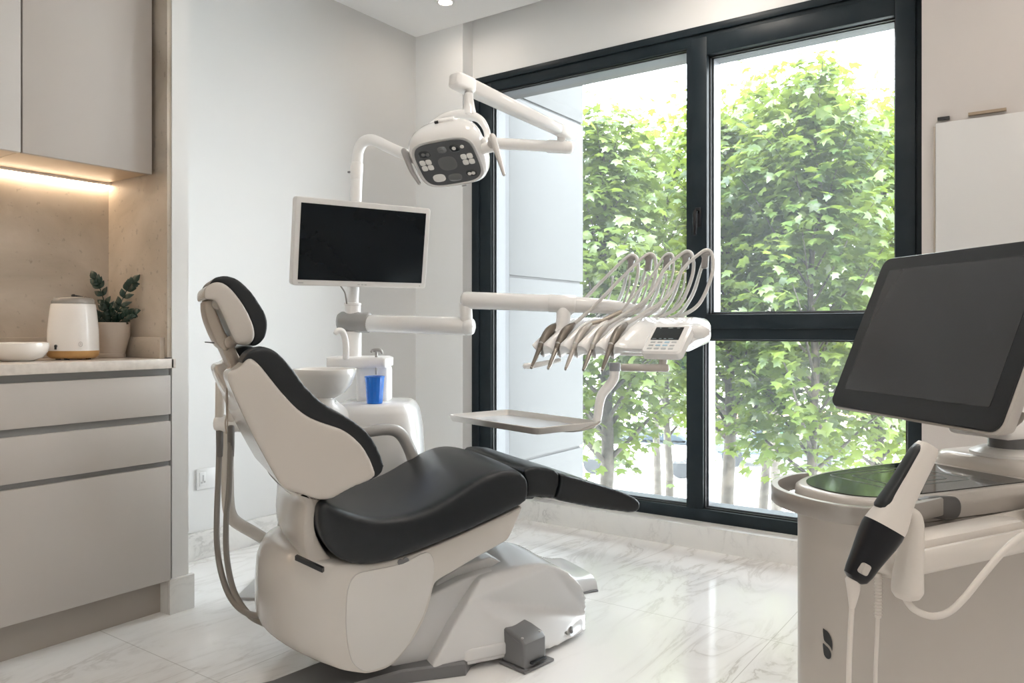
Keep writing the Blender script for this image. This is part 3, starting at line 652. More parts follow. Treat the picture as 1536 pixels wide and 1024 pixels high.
# assistant's arm to the rear: tube down from the holder to the unit's foot
hb = P(330, 634, 2.52)
b = NB(); tube(b, [P(341, 640, 2.60), P(341, 700, 2.62), P(342, 750, 2.63), P(346, 772, 2.64), P(356, 784, 2.66), P(380, 798, 2.70), P(402, 811, 2.75), P(425, 822, 2.80), P(470, 836, 2.86)], .0205, 18, sub=4); ob('assistant_arm_tube', b, mat('cream_tube', (.62, .58, .53), .25, coat=.3), unit)
b = NB(); tube(b, [P(402, 806, 2.75), P(408, 819, 2.76)], [.022, .026], 16); ob('tube_foot', b, WHITE2, unit)
def blk(a, c, r): 
    return [a, a+(c-a)*.5, c]
b = NB(); tube(b, [P(326, 634, 2.50), P(338, 634.5, 2.51), P(351, 635, 2.52), P(357, 635, 2.525)], [.026, .0275, .0275, .0265], 24, flat=1.0); ob('suction_holder', b, WHITE2, unit)
b = NB(); tube(b, [P(358, 635, 2.525), P(374, 636, 2.55), P(430, 640, 2.70), P(500, 650, 2.86)], [.0265, .0265, .025, .024], 20); ob('holder_arm', b, WHITE2, unit)
# floor foot
b = NB(); bx(b, (-1.02, 2.86, .0), (-.40, 3.14, .012), .004, fn=lambda v: U(*v)); ob('foot_plate', b, MIDG, unit)

# suction hoses in the holder
def hose(name, px, top_px, d, label, path, big):
    t = thing(name, P(px, 634, d), label, 'suction hose', 'suction hoses in the holder')
    x0, y0 = top_px
    r = .0145 if big else .011
    b = NB(); tube(b, [P(x0, y0, d), P(x0, y0+9, d), P(x0+.5, y0+18, d), P(px, 630, d)], [r*.9, r*1.05, r, r], 16); ob('suction_tip', b, mat('suction_tip_cream', (.60, .56, .51), .3), t)
    b = NB(); tube(b, [P(x0-.8, y0+1, d-.004), P(x0-.8, y0+12, d-.008)], r*.8, 12); ob('suction_valve', b, WHITE2, t)
    b = NB(); tube(b, [P(px, 640, d), P(px, 668, d), P(px, 684, d)], [.0115, .011, .0095], 14); ob('hose_cuff', b, mat('dark_hose_cuff', (.13, .12, .11), .4), t)
    b = NB(); tube(b, [P(*q) for q in path], .0092, 14, sub=6); ob('hose', b, HOSE, t)
hose('suction_hose', 329.5, (330, 549), 2.50, 'grey suction hose nearest the cabinets, with the taller white nozzle', [(329, 646, 2.50), (328, 702, 2.50), (325.5, 765, 2.49), (325.5, 815, 2.46), (332, 859, 2.42), (346, 896, 2.37), (370, 919, 2.31), (404, 924, 2.24), (430, 922, 2.22)], True)
hose('suction_hose', 346.5, (348, 588), 2.49, 'grey suction hose beside the chair back, with the shorter white nozzle', [(346.5, 646, 2.49), (343.5, 734, 2.48), (339.5, 777, 2.47), (340, 834, 2.44), (351, 887, 2.38), (372, 920, 2.31), (395, 934, 2.25), (414, 938, 2.2), (440, 935, 2.2)], False)
t = thing('pull_cord', P(340, 560, 2.13), 'thin tan cord hanging from behind the headrest post', 'cord')
b = NB(); tube(b, [P(350, 551, 2.12), P(344, 552.5, 2.12), P(340, 556, 2.12), P(339.5, 600, 2.12), P(340, 622, 2.12), P(338, 634, 2.12), P(339.5, 650, 2.12)], .0022, 8, sub=5)
ob('cord_strand', b, TAUPE, t)
b = NB(); tube(b, [P(352, 551, 2.125), P(346, 551, 2.125), P(341.5, 556, 2.125), P(341.5, 590, 2.125), P(341.5, 628, 2.125), P(341, 640, 2.125)], .0016, 8, sub=5); ob('cord_loop', b, TAUPE, t)
b = NB(); tube(b, [P(346, 552, 2.115), P(353, 549, 2.115)], .0045, 10); ob('cord_toggle', b, TAUPE, t)
t = thing('power_cable', P(421, 815, 2.5), 'thin grey cable dropping from under the backrest to the floor', 'cable')
b = NB(); tube(b, [P(424, 735, 2.42), P(421, 770, 2.45), P(418, 800, 2.48), P(416, 830, 2.52), P(416, 858, 2.56)], .006, 10, sub=5); ob('cable_sheath', b, HOSE, t)

# cup
cc = P(562, 602, 2.87); cc.z = .7255
t = thing('cup', cc, 'bright blue plastic cup under the cup filler of the dental unit', 'cup')
b = NB(); lathe(b, [(.001, 0), (.0285, 0), (.029, .004), (.036, .095), (.0375, .097), (.0375, .100), (.0355, .100), (.0345, .095), (.0275, .006), (.001, .004)], cc, 16, u=(1, .2, 0)); ob('cup_body', b, mat('blue_plastic', (.003, .15, .64), .2, coat=.3), t, ang=15)

# ---------------------------------------------------------------- monitor on the column
tl, tr, brr, bl = P(445, 293.7, 2.765), P(647.5, 313, 3.085), P(637, 432.6, 3.125), P(437, 427.6, 2.80)
mx = ((tr-tl)+(brr-bl))*.5; my = ((tl-bl)+(tr-brr))*.5; wM, hM = mx.length, my.length
mx.normalize(); my = (my-mx*my.dot(mx)).normalized(); mn = mx.cross(my)      # towards the viewer
if mn.dot(Vector((0, 0, 1))-tl) < 0: mn = -mn
mc = (tl+tr+brr+bl)*.25
mf = lambda v: mc+mx*v.x+my*v.y+mn*v.z
t = thing('monitor', mc-my*hM*.5, 'white framed flat monitor with dark screen on the dental unit column', 'monitor')
def ext(bm, poly, z0, z1, fn, bev=.003):
    loft(bm, [[fn(Vector((x, y, z))) for x, y in inset(poly, i)] for z, i in ((z0, bev), (z0+bev, 0), (z1-bev, 0), (z1, bev))]); return bm
b = NB(); ext(b, rrect(wM/2, hM/2, .012), -.034, 0, mf); ob('monitor_casing', b, mat('silver_white_casing', (.60, .58, .56), .3), t)
SCREEN = mat('dark_screen', (.002, .004, .006), .14, spec=.16, noise=(5, (.004, .007, .010), .8))
b = NB(); ext(b, rrect(wM/2-.020, hM/2-.021, .001, 1), -.001, .0012, mf, .0005); ob('screen', b, SCREEN, t, smooth=False)
b = NB()
for x in (-.02, -.005, .008): bx(b, (x, -hM/2+.007, 0), (x+.009, -hM/2+.010, .0008), fn=mf)
bx(b, (-wM/2+.022, -hM/2+.008, 0), (-wM/2+.042, -hM/2+.011, .0008), fn=mf); bx(b, (wM/2-.03, -hM/2+.008, 0), (wM/2-.026, -hM/2+.012, .0008), fn=mf)
ob('bezel_mark', b, mat('bezel_mark_grey', (.35, .34, .33), .5), t, smooth=False)
b = NB(); bx(b, (-.075, -.075, -.075), (.075, .075, -.034), .01, fn=mf); mt = ob('mount_bracket', b, GREYP, t)
b = NB(); tube(b, [mf(Vector((-.03, -.0, -.07))), Vector((pole.x, pole.y, mf(Vector((0, 0, 0))).z))], .018, 16); ob('mount_pin', b, GREYP, mt)
b = NB(); tube(b, [mf(Vector((-.085, -hM/2+.01, -.03))), P(516.5, 437, 2.96), P(519, 447, 2.98), P(520, 455, 3.0)], .0028, 8, sub=5); ob('monitor_cable', b, HOSE, t)

# ---------------------------------------------------------------- operating lamp
LC = P(672, 243, 2.36)
def rfv(r, f, z): return RF(r, f, z)-RF(0, 0, 0)
lx = rfv(.945, -.27, .10).normalized(); ly = rfv(-.34, -.70, .60); ly = (ly-lx*ly.dot(lx)).normalized()   # ly: picture-up on the lens plate
ln = lx.cross(ly)
if ln.z > 0: ln = -ln                                      # light side
lf = lambda x, y, z: LC+lx*x+ly*y+ln*z
lamp = thing('operating_lamp', lf(0, 0, -.1), 'white dental operating lamp head hanging from its folded arm over the chair', 'operating lamp')
def sup(hx, hy, n, z, N=56, y0=0): return [lf(hx*math.copysign(abs(math.cos(q))**(2/n), math.cos(q)), y0+hy*math.copysign(abs(math.sin(q))**(2/n), math.sin(q)), z) for q in [2*math.pi*j/N for j in range(N)]]
HX, HY = .106, .092
b = NB(); loft(b, [sup(HX*k, HY*k2, n, z) for k, k2, n, z in ((.87, .84, 4, .0), (.96, .95, 4, .004), (1.04, 1.04, 3.8, -.004), (1.10, 1.11, 3.5, -.03), (1.09, 1.10, 3.2, -.055), (.98, 1.0, 3, -.085), (.76, .80, 2.7, -.112), (.45, .5, 2.4, -.128), (.15, .17, 2, -.134))]); ob('lamp_shell', b, WHITE, lamp, ang=50)
b = NB(); loft(b, [sup(HX*.885, HY*.865, 4, .0045), sup(HX*.88, HY*.86, 4, .0065)]); lens = ob('lens_plate', b, mat('grey_lens_plate', (.115, .122, .13), .1, coat=.4), lamp)
LENSG = mat('clear_led_lens', (.80, .79, .77), .12, coat=.5, bump=(300, .8)); LENSD = mat('dark_led_lens', (.03, .035, .04), .08, coat=.5); LENSM = mat('grey_lens_cover', (.17, .175, .18), .1, coat=.4)
def disc(bm, x, y, rx, ry, z0, z1, n=28, pw=2.): 
    loft(bm, [[lf(x+k*rx*math.copysign(abs(math.cos(q))**(2/pw), math.cos(q)), y+k*ry*math.copysign(abs(math.sin(q))**(2/pw), math.sin(q)), z) for q in [2*math.pi*j/n for j in range(n)]] for k, z in ((1, z0), (1, z1-.001), (.85, z1))])
for x, y in ((-.066, .006), (.066, .004)):
    for sx in (-1, 1):
        for sy in (-1, 1):
            b = NB(); disc(b, x+sx*.0098, y+sy*.0105, .0092, .0098, .005, .0085, 16, 3); ob('led_lens', b, LENSG, lens)
for x, y, rx, ry, m in ((-.058, .046, .018, .014, LENSD), (.040, .050, .016, .014, LENSD), (-.045, -.049, .020, .015, LENSG), (.060, -.050, .017, .013, LENSD), (0, .052, .014, .012, LENSM), (.005, -.056, .022, .014, LENSM), (0, 0, .029, .026, LENSM)):
    b = NB(); disc(b, x, y, rx, ry, .005, .0078, 26, 2.6); ob('led_lens', b, m, lens)
for x, y in ((-.062, .047), (-.049, .044), (.038, .051), (.066, -.05), (.054, -.05), (.064, .052), (.0, .047)):
    b = NB(); disc(b, x, y, .0062, .0062, .0075, .0095, 14); ob('led_dome', b, LENSG if x > .01 else LENSM, lens)
b = NB(); bx(b, (.012, -.0985, .0005), (.028, -.0935, .004), .001, fn=lambda v: lf(*v)); ob('badge', b, MIDG, lamp)
b = NB(); bx(b, (-.015, .089, -.078), (.045, .106, -.062), .006, fn=lambda v: lf(*v)); ob('top_vent_hood', b, WHITE2, lamp)
b = NB(); bx(b, (-.016, .0995, -.066), (-.004, .107, -.060), .001, fn=lambda v: lf(*v)); ob('vent_slot', b, BLACK, lamp)
# yoke and neck
hub = P(697, 186, 2.43)
b = NB(); tube(b, [lf(-.085, .055, -.085), P(652, 184, 2.44), P(672, 174, 2.44), P(697, 172, 2.44), P(718, 178, 2.43), P(729, 193, 2.41), P(731, 208, 2.39), lf(.118, .03, -.03)], [.012, .014, .018, .021, .016, .012, .011, .012], 16, sub=5, flat=.75, up=(0, 0, 1)); yoke = ob('yoke', b, WHITE, lamp)
b = NB(); tube(b, [P(704, 175, 2.44), P(703.5, 160, 2.45), P(703, 148, 2.45), P(703, 141, 2.45)], [.024, .0185, .015, .0145], 20, sub=3); ob('neck', b, WHITE, lamp)
b = NB(); tube(b, [P(703, 143, 2.45), P(703, 138, 2.45)], .0135, 18); ob('neck_ring', b, MIDG, lamp)
hr = lf(.112, .012, -.02)
b = NB(); tube(b, [hr, hr+lx*.038], [.017, .015], 18); ob('side_pivot', b, WHITE2, lamp)
b = NB(); p0 = P(739, 208, 2.30); tube(b, [p0+Vector((0, 0, .006)), P(744, 222, 2.29), P(750, 242, 2.285), P(756, 262, 2.28)], [.016, .015, .012, .008], 14, flat=.6, up=tuple(lx)); tube(b, [hr+lx*.03, p0], [.0145, .014], 14); ob('handle', b, mat('lamp_handle_plastic', (.55, .53, .51), .3), lamp)
b = NB(); tube(b, [P(607, 228, 2.40), P(611, 240, 2.385), P(618, 257, 2.375), P(629, 275, 2.37)], [.017, .015, .0125, .009], 14, sub=4, flat=.6, up=tuple(lx)); tube(b, [P(607, 230, 2.40), lf(-.108, .015, -.02)], [.011, .013], 12); ob('handle', b, mat('lamp_handle_grey', (.34, .33, .33), .28), lamp)
# upper spring arm
ua0, ua1 = P(689, 123, 2.45), P(856, 203, 2.86)
d = (ua1-ua0); L = d.length; d.normalize(); up = Vector((0, 0, 1)); up = (up-d*up.dot(d)).normalized(); sd = d.cross(up)
def armring(s, k, kk=1): return [ua0+d*s+sd*(k*x)+up*(k*kk*y) for x, y in rrect(.0255, .0235, .011, 3)]
b = NB(); loft(b, [armring(.03, .95), armring(.032, 1), armring(L*.9, .80), armring(L*.9+.002, .78)]); ob('upper_arm', b, WHITE, lamp)
b = NB(); loft(b, [armring(-.028, .7), armring(-.022, .95), armring(-.01, 1.02), armring(.045, 1.05), armring(.05, .98)]); ob('arm_head', b, WHITE2, lamp)
b = NB(); loft(b, [armring(L*.87, .83), armring(L*.875, .84), armring(L+.0, .8), armring(L+.012, .6)]); ob('arm_foot', b, WHITE2, lamp)
b = NB(); tube(b, [P(842, 200, 2.845), P(842, 217, 2.845)], .0155, 16); ob('arm_pin', b, WHITE2, lamp)
# ---------------------------------------------------------------- instrument delivery head
DO = (.08, 2.75)
def D(a, bb, z): return RF(DO[0]+.8*a+.6*bb, DO[1]-.6*a+.8*bb, z)
head = thing('delivery_head', D(.28, .15, .92), 'white instrument delivery head with control display hanging over the leg rest', 'dental instrument unit')
AI = [.018+.0705*i for i in range(5)]
prof = [(.005, .928), (-.002, .936), (.002, .946), (.04, .966), (.082, .987), (.098, .996), (.15, 1.018), (.20, 1.035), (.26, 1.041), (.33, 1.038), (.355, 1.02), (.357, .97), (.34, .945), (.2, .922), (.06, .918)]
nseg = 110; L = .53; rings = []
for i in range(nseg+1):
    a = -.012+L*i/nseg
    e = 0.
    if i < 5: e = .012*(1-math.sqrt(1-((5-i)/5)**2)) if i else .012
    if i > nseg-8: e = .03*(1-math.sqrt(max(0, 1-((i-nseg+8)/8)**2)))
    g = 0.
    for ai in AI: g += math.exp(-((a-ai)/.0155)**2)
    r = []
    for (x, z) in inset([(p[0], p[1]) for p in prof[::-1]], e)[::-1] if e > 1e-6 else prof:
        k = sstep(.25, .19, x)*sstep(.912, .93, z)
        bl = k*sstep(.37, .33, a)*(1-min(g, 1)); r.append(D(a, x+.028*g*k-.010*bl, z-.030*g*k+.006*bl))
    rings.append(r)
b = NB(); loft(b, rings); ob('head_body', b, WHITE, head, ang=55)
b = NB(); bx(b, (.02, .06, .910), (.42, .30, .921), .004, fn=lambda v: D(*v)); ob('under_plate', b, WHITE2, head)
# control display module
so = Vector((0, -.040, .922)); sv = Vector((0, .088, .078)).normalized(); sn = Vector((0, -sv.z, sv.y))
def DD(x, s, h): v = so+sv*s+sn*h; return D(.435+x, v.y, v.z)
b = NB(); ext(b, [(x+.068, y+.066) for x, y in rrect(.068, .066, .016)], -.03, .006, lambda v: DD(v.x, v.y, v.z), .006); mod = ob('display_module', b, WHITE, head)
b = NB(); bx(b, (.017, .058, .004), (.113, .118, .0068), fn=lambda v: DD(*v)); scr = ob('display_screen', b, mat('small_dark_display', (.012, .016, .018), .15), mod, smooth=False)
b = NB()
for x0, x1, y in ((.022, .036, .0625), (.045, .054, .0625), (.062, .07, .0625), (.078, .094, .0625), (.03, .036, .1125), (.06, .076, .1125), (.09, .1, .1125)): bx(b, (x0, y, .0066), (x1, y+.002, .0071), fn=lambda v: DD(*v))
ob('display_glyph', b, mat('pale_glyph', (.35, .4, .42), .5), scr, smooth=False)
KB = mat('pale_blue_key', (.36, .55, .68), .4); KG = mat('grey_key', (.42, .44, .46), .4)
for r in range(3):
    for c in range(4):
        b = NB(); x = .02+c*.024+(.0 if r else .002); y = .044-r*.0145; bx(b, (x, y, .0055), (x+.017, y+.007, .0072), .001, 1, fn=lambda v: DD(*v)); ob('key', b, KB if (c, r) in ((2, 0), (1, 1), (2, 1)) else KG, mod)
b = NB(); loft(b, [[D(a, .105+x*k, .990+z*k) for x, z in rrect(.036, .0225, .0215, 4)] for a, k in ((.49, .6), (.515, .95), (.575, 1), (.592, .93), (.600, .75), (.604, .4))]); ob('grip', b, WHITE, head)
b = NB(); slab(b, rnd([(.47, .930), (.545, .945), (.568, .962), (.566, .975), (.52, .985), (.47, .97)], 3), .06, .17, .012, lambda u, w, z: D(u, w, z)); ob('end_housing', b, WHITE, head)
b = NB(); tube(b, [P(934, 551, 2.50), P(1001, 552, 2.44)], .0125, 16); tube(b, [P(993, 552, 2.45), P(995, 538, 2.46)], [.011, .014], 14); ob('under_handle', b, WARMW, head)
b = NB(); tube(b, [P(787, 549, 2.72), P(800, 548, 2.74), P(840, 540, 2.78)], [.010, .010, .008], 12); ob('rear_handle', b, WHITE2, head)
# whip arms with clips
ahk = [a+.232 for a in AI]
CLIP = mat('grey_whip_clip', (.24, .23, .225), .4)
WHIP = mat('clear_white_whip', (.74, .74, .73), .2, trans=.3, coat=.3)
for i, ah in enumerate(ahk):
    b = NB(); tube(b, [D(ah-.15, .28, 1.035), D(ah-.11, .285, 1.055), D(ah-.06, .28, 1.12), D(ah-.025, .265, 1.20), D(ah-.006, .255, 1.24), D(ah, .25, 1.25)], [.0075, .0075, .0065, .006, .006, .005], 12, sub=5); w = ob('whip_arm', b, WHIP, head)
    b = NB(); bx(b, (-.011, -.009, -.042), (.011, .009, .006), .005, 3, fn=lambda v: D(ah+v.x+v.z*.10, .25+v.y, 1.246+v.z)); tube(b, [D(ah-.012, .25, 1.248), D(ah+.012, .25, 1.254)], .009, 12); ob('whip_clip', b, CLIP, w)
    b = NB(); tube(b, [D(ah-.20, .30, 1.03), D(ah-.15, .29, 1.06), D(ah-.10, .25, 1.10), D(ah-.07, .23, 1.15), D(ah-.06, .22, 1.19)], [.004]*5, 8, sub=4); ob('whip_spring', b, WHIP, w)

# handpieces
HPM = [mat('dark_taupe_grip', (.17, .145, .12), .28, metal=.35), mat('taupe_grip', (.20, .175, .15), .28, metal=.35), mat('pale_grip', (.42, .39, .355), .28, metal=.3)]
TIP = mat('tip_metal', (.30, .27, .24), .25, metal=.8)
HOSEL = mat('pale_taupe_hose', (.60, .585, .565), .34)
lab = ['handpiece at the end of the delivery head farthest from the display, with dark bronze grip', 'second handpiece from the far end of the delivery head, with dark bronze grip', 'middle handpiece on the delivery head, with pale grip and a short hose end', 'second handpiece from the display of the delivery head, with pale slim grip', 'handpiece next to the control display of the delivery head, with taupe grip']
for i, a in enumerate(AI):
    t = thing('dental_handpiece', D(a, .02, .95), lab[i], 'dental handpiece', 'handpieces on the delivery head')
    g = HPM[(0, 0, 2, 2, 1)[i]]; big = (1.0, .95, .85, .72, .9)[i]
    top, mid, low, tip = D(a+.002, .118, 1.008), D(a, .06, .976), D(a, .005, .925), D(a, -.042, .868)
    up = Vector((0, 0, .010)); 
    b = NB(); tube(b, [top+up, top.lerp(mid, .5)+up*1.2, mid+up*1.2, mid.lerp(low, .6)+up, low+up*.4], [.008*big, .0145*big, .0165*big, .0145*big, .0095*big], 16, sub=4); grip = ob('grip_body', b, g, t)
    b = NB(); tube(b, [low+up*.4, low.lerp(tip, .45)+up*.2, tip.lerp(low, .18), tip], [.0095*big, .008, .0066, .0054], 14, sub=3); nose = ob('nose', b, TIP if i in (1, 3) else g, t)
    b = NB(); tube(b, [tip, tip+(tip-low).normalized()*.006], .0052, 10); ob('tip_head', b, TIP, nose)
    b = NB(); q = mid.lerp(low, .75)+up; tube(b, [q, q+(low-mid).normalized()*.004], .0122*big, 16); ob('grip_ring', b, MIDG, grip)
    ah = ahk[i]
    if i == 2:
        pts = [top+up, D(a+.03, .16, 1.032), D(a+.055, .19, 1.05), D(a+.075, .205, 1.062)]; rr = [.007, .0075, .008, .006]
        b = NB(); tube(b, pts, rr, 12, sub=5); ob('hose', b, TAUPE, t)
        b = NB(); tube(b, [pts[-1], D(a+.12, .22, 1.12), D(ah-.05, .235, 1.19), D(ah-.012, .245, 1.252), D(ah+.01, .25, 1.262), D(ah+.02, .255, 1.245), D(ah+.01, .265, 1.18), D(ah-.04, .275, 1.08), D(ah-.11, .28, 1.04)], [.0042]+[.0045]*7+[.006], 10, sub=6); ob('thin_hose', b, HOSEL, t)
    else:
        hx = [.0072, .0066, .006, .0056, .0056, .006, .006, .0062, .0064, .007]
        pts = [top+up, D(a+.05, .165, 1.075), D(a+.11, .195, 1.145), D(a+.165, .22, 1.205), D(ah-.02, .24, 1.253), D(ah+.006, .25, 1.266), D(ah+.022, .255, 1.245), D(ah+.015, .265, 1.18), D(ah-.035, .275, 1.085), D(ah-.11, .28, 1.04)]
        if i in (3, 4):
            pts[1] = D(a+.055, .165, 1.06); pts[2] = D(a+.12, .19, 1.11)
        b = NB(); tube(b, pts, hx, 12, sub=6); ob('hose', b, HOSEL, t)

# ---------------------------------------------------------------- tray
tz = .690; T0 = (.0765, 2.41); g1 = (-.63, .776); g2 = (.776, .63)
def T(x, y, z): return RF(T0[0]+g1[0]*x+g2[0]*y, T0[1]+g1[1]*x+g2[1]*y, tz+z)
tl_, tw_ = .50, .29
t = thing('instrument_tray', T(.25, .14, 0), 'flat empty metal instrument tray hanging below the delivery head', 'tray')
outer = [(x+tl_/2, y+tw_/2) for x, y in rrect(tl_/2, tw_/2, .03)]
b = NB(); loft(b, [[T(x, y, z) for x, y in inset(outer, i)] for i, z in ((.02, -.022), (.012, -.021), (.002, -.004), (0, 0), (.001, .002), (.006, .002), (.010, -.004), (.018, -.017), (.022, -.0185))]); ob('tray_rim', b, mat('tray_metal', (.58, .55, .52), .3, metal=.3), t)
b = NB(); loft(b, [[T(x, y, z) for x, y in inset(outer, .017)] for z in (-.0195, -.0165)]); ob('tray_liner', b, mat('tray_liner', (.62, .64, .67), .2, metal=.3), t)
t2 = thing('tray_holder', P(900, 640, 2.58), 'curved white tray holder arm below the delivery head', 'holder')
b = NB(); tube(b, [P(922.5, 544, 2.60), P(922.5, 556, 2.60)], .0195, 20, ends=False); ob('holder_collar', b, mat('holder_collar_grey', (.30, .31, .33), .35), t2)
b = NB(); tube(b, [P(922, 556, 2.60), P(921, 567, 2.60), P(914, 578, 2.60), P(904, 590, 2.60), P(899.5, 604, 2.60), P(897, 622, 2.60), P(895, 631, 2.60)], [.017, .0165, .0165, .0165, .0155, .0145, .015], 18, sub=5); ob('holder_arm', b, WHITE2, t2)
b = NB(); tube(b, [P(897, 632, 2.60), P(885, 639, 2.58), P(862, 644, 2.56), P(835, 644, 2.60)], [.015, .016, .016, .012], 16, sub=4, flat=.5, up=(0, 0, 1)); ob('holder_bracket', b, WARMW, t2)
# ---------------------------------------------------------------- scanner cart
KO = (.511, 1.10)
def K(p, q, z): return RF(KO[0]+.92*p-.39*q, KO[1]+.39*p+.92*q, z)
def kpq(v):
    f = v.x*CA+v.y*SA; r = v.x*SA-v.y*CA; r -= KO[0]; f -= KO[1]
    return (.92*r+.39*f, -.39*r+.92*f)
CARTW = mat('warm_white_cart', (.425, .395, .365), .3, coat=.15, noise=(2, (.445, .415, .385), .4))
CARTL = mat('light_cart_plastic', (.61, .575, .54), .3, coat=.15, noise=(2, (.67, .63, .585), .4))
plan = [(.62, 0.), (.40, 0.), (.20, 0.), (.075, .002), (.03, .010), (.002, .034), (-.012, .07), (-.012, .11), (.004, .15), (.045, .185), (.12, .210), (.25, .228), (.45, .235), (.62, .235)]
pl = [(v.x, v.y) for v in cat_rom([Vector((x, y, 0)) for x, y in plan], 5)]
cart = thing('scanner_cart', K(.3, .12, 0), 'white scanner cart with grey wrap-around handle and black glass top', 'medical cart')
def kl(z, o): return [K(x, y, z) for x, y in inset(pl if area2(pl) > 0 else pl[::-1], o)]
b = NB(); loft(b, [kl(.06, .03), kl(.065, .012), kl(.12, .004), kl(.45, .0), kl(.715, 0)]); body = ob('cart_body', b, CARTW, cart, ang=50)
b = NB(); loft(b, [kl(.716, .003), kl(.717, -.002), kl(.735, -.005), kl(.749, -.003), kl(.7535, .003), kl(.754, .008)]); deck = ob('top_deck', b, CARTW, cart, ang=50)
gl = [(x, y) for x, y in pl if x < .36]; gl = [(.37, .0)]+gl+[(.37, .232)]
gi = inset(gl if area2(gl) > 0 else gl[::-1], .013)
GLASSB = mat('black_glass_top', (.006, .009, .010), .06, spec=.6)
b = NB(); loft(b, [[K(x, y, z) for x, y in gi] for z in (.7535, .7555)]); gtop = ob('glass_top', b, GLASSB, cart, smooth=False)
b = NB()
for m in (0, 1):
    s = 1-.32*m; c0 = (.19, .12)
    pts = [(c0[0]+x*s, c0[1]+y*s) for x, y in rrect(.095, .06, .012)]
    tube(b, [K(x, y, .7557) for x, y in pts+pts[:1]], .0005, 5, ends=False)
ob('touch_marking', b, mat('etched_line', (.30, .34, .32), .5), gtop)
# handle
hp2 = [(.125, -.006), (.09, -.013), (.045, -.020), (-.005, -.018), (-.04, .006), (-.055, .045), (-.056, .095), (-.042, .145), (-.005, .19), (.05, .218), (.09, .222)]
hl = cat_rom([Vector((x, y, 0)) for x, y in hp2], 6); rg = []
for i, v in enumerate(hl):
    d = (hl[min(i+1, len(hl)-1)]-hl[max(i-1, 0)]).normalized(); n = Vector((d.y, -d.x, 0))
    rg.append([K(v.x+n.x*o, v.y+n.y*o, z) for o, z in ((-.0045, .7265), (.0045, .7265), (.006, .7285), (.006, .7505), (.0045, .7525), (-.0045, .7525), (-.006, .7505), (-.006, .7285))])
b = NB(); loft(b, rg); hnd = ob('push_handle', b, mat('handle_grey_metal', (.34, .32, .30), .34, metal=.55), cart)
b = NB(); pp = [(.163, .719), (.170, .73), (.167, .7445), (.15, .7515), (.09, .7515), (.09, .7265), (.12, .7215), (.145, .716)]
slab(b, rnd(pp, 3), -.009, .012, .004, lambda u, w, z: K(u, w, z)); ob('handle_socket', b, mat('dark_grey_socket', (.085, .082, .08), .4), hnd)
# rear deck and neck
b = NB(); loft(b, [[K(x, y, z) for x, y in [(.50+u*k, .117+v*k2) for u, v in rrect(.122, .112, .05)]] for z, k, k2 in ((.7535, 1, 1), (.765, .99, .99), (.774, .93, .93), (.777, .8, .8))]); ob('rear_deck', b, CARTL, cart)
nc = (.455, .115)
b = NB(); lathe(b, [(.062, 0), (.062, .006), (.05, .012), (.045, .014)], K(*nc, .776), 32); ob('neck_base', b, WHITE2, cart)
b = NB(); lathe(b, [(.033, 0), (.033, .03)], K(*nc, .786), 28); ob('neck_spindle', b, GREYP, cart)
# side shelf with cradle
def KS(u, w, z): return K(u, w, z+.035*max(0, u+.11))
so2 = [(x+.28, y-.047) for x, y in rrect(.342, .042, .035, 6)]
b = NB(); loft(b, [[KS(x, y, z) for x, y in inset(so2, i)] for i, z in ((.022, .668), (.008, .672), (0, .682), (0, .700), (.004, .705), (.010, .705), (.014, .698), (.018, .694))]); shf = ob('side_shelf', b, CARTL, cart)
b = NB(); loft(b, [[KS(.12+x*k, -.045+y*k, z) for x, y in rrect(.12, .024, .02)] for k, z in ((1, .693), (1, .702), (.9, .710), (.6, .713))]); ob('shelf_insert', b, CARTL, shf)
b = NB(); loft(b, [[KS(.335+x*k, -.055+y*k, z) for x, y in rrect(.055, .035, .02)] for k, z in ((1, .70), (1, .722), (.93, .73), (.7, .733))]); ob('connector_block', b, CARTL, shf)
cd = .982
cr = [(1361, 889, .0175), (1361, 884, .0185), (1361.5, 868, .0182), (1364, 845, .0165), (1367, 820, .0145), (1370, 800, .0125), (1371, 785, .0115), (1368, 774, .0105), (1360, 771, .0085), (1352, 775, .006)]
b = NB(); tube(b, [P(x, y, cd) for x, y, _ in cr], [r*1.02 for *_, r in cr], 22, sub=4, up=(SA, -CA, 0)); ob('wand_cradle', b, CARTL, cart)
# leaf-shaped two stroke mark, flat on the rounded front corner
def cart_hit(px, py, z_off=.0015):
    dx = P(px, py, 1.0); best = None
    o = Vector((0, 0)); d = Vector((dx.x, dx.y))
    w = [K(x, y, 0) for x, y in pl]
    for s, e in zip(w, w[1:]):
        a, c = Vector((s.x, s.y)), Vector((e.x-s.x, e.y-s.y)); den = d.x*c.y-d.y*c.x
        if abs(den) < 1e-9: continue
        t = (a.x*c.y-a.y*c.x)/den; u = (a.x*d.y-a.y*d.x)/den
        if -1e-6 <= u <= 1+1e-6 and t > 0 and (best is None or t < best): best = t
    return P(px, py, best-z_off)
def cz(pts): return [cart_hit(1200+x/2.814, 660+y/2.814) for x, y in pts]
up_ = [(96.5, 796), (105, 800), (116, 808), (126, 822), (134, 843), (137, 864), (136, 889), (130, 876), (120, 863), (108, 852), (100, 838)]
lo_ = [(96.5, 857), (108, 867), (118, 876), (126, 888), (131, 902), (129.5, 917), (124, 923), (117, 923), (108, 916), (101, 903), (98, 884)]
b = NB()
vd = Vector((SA*.4+CA, SA-CA*.4, 0)).normalized()
for q in (up_, lo_): plate(b, cz(rnd(q, 3)), .001, vd)
ob('leaf_mark', b, BLACK, body)
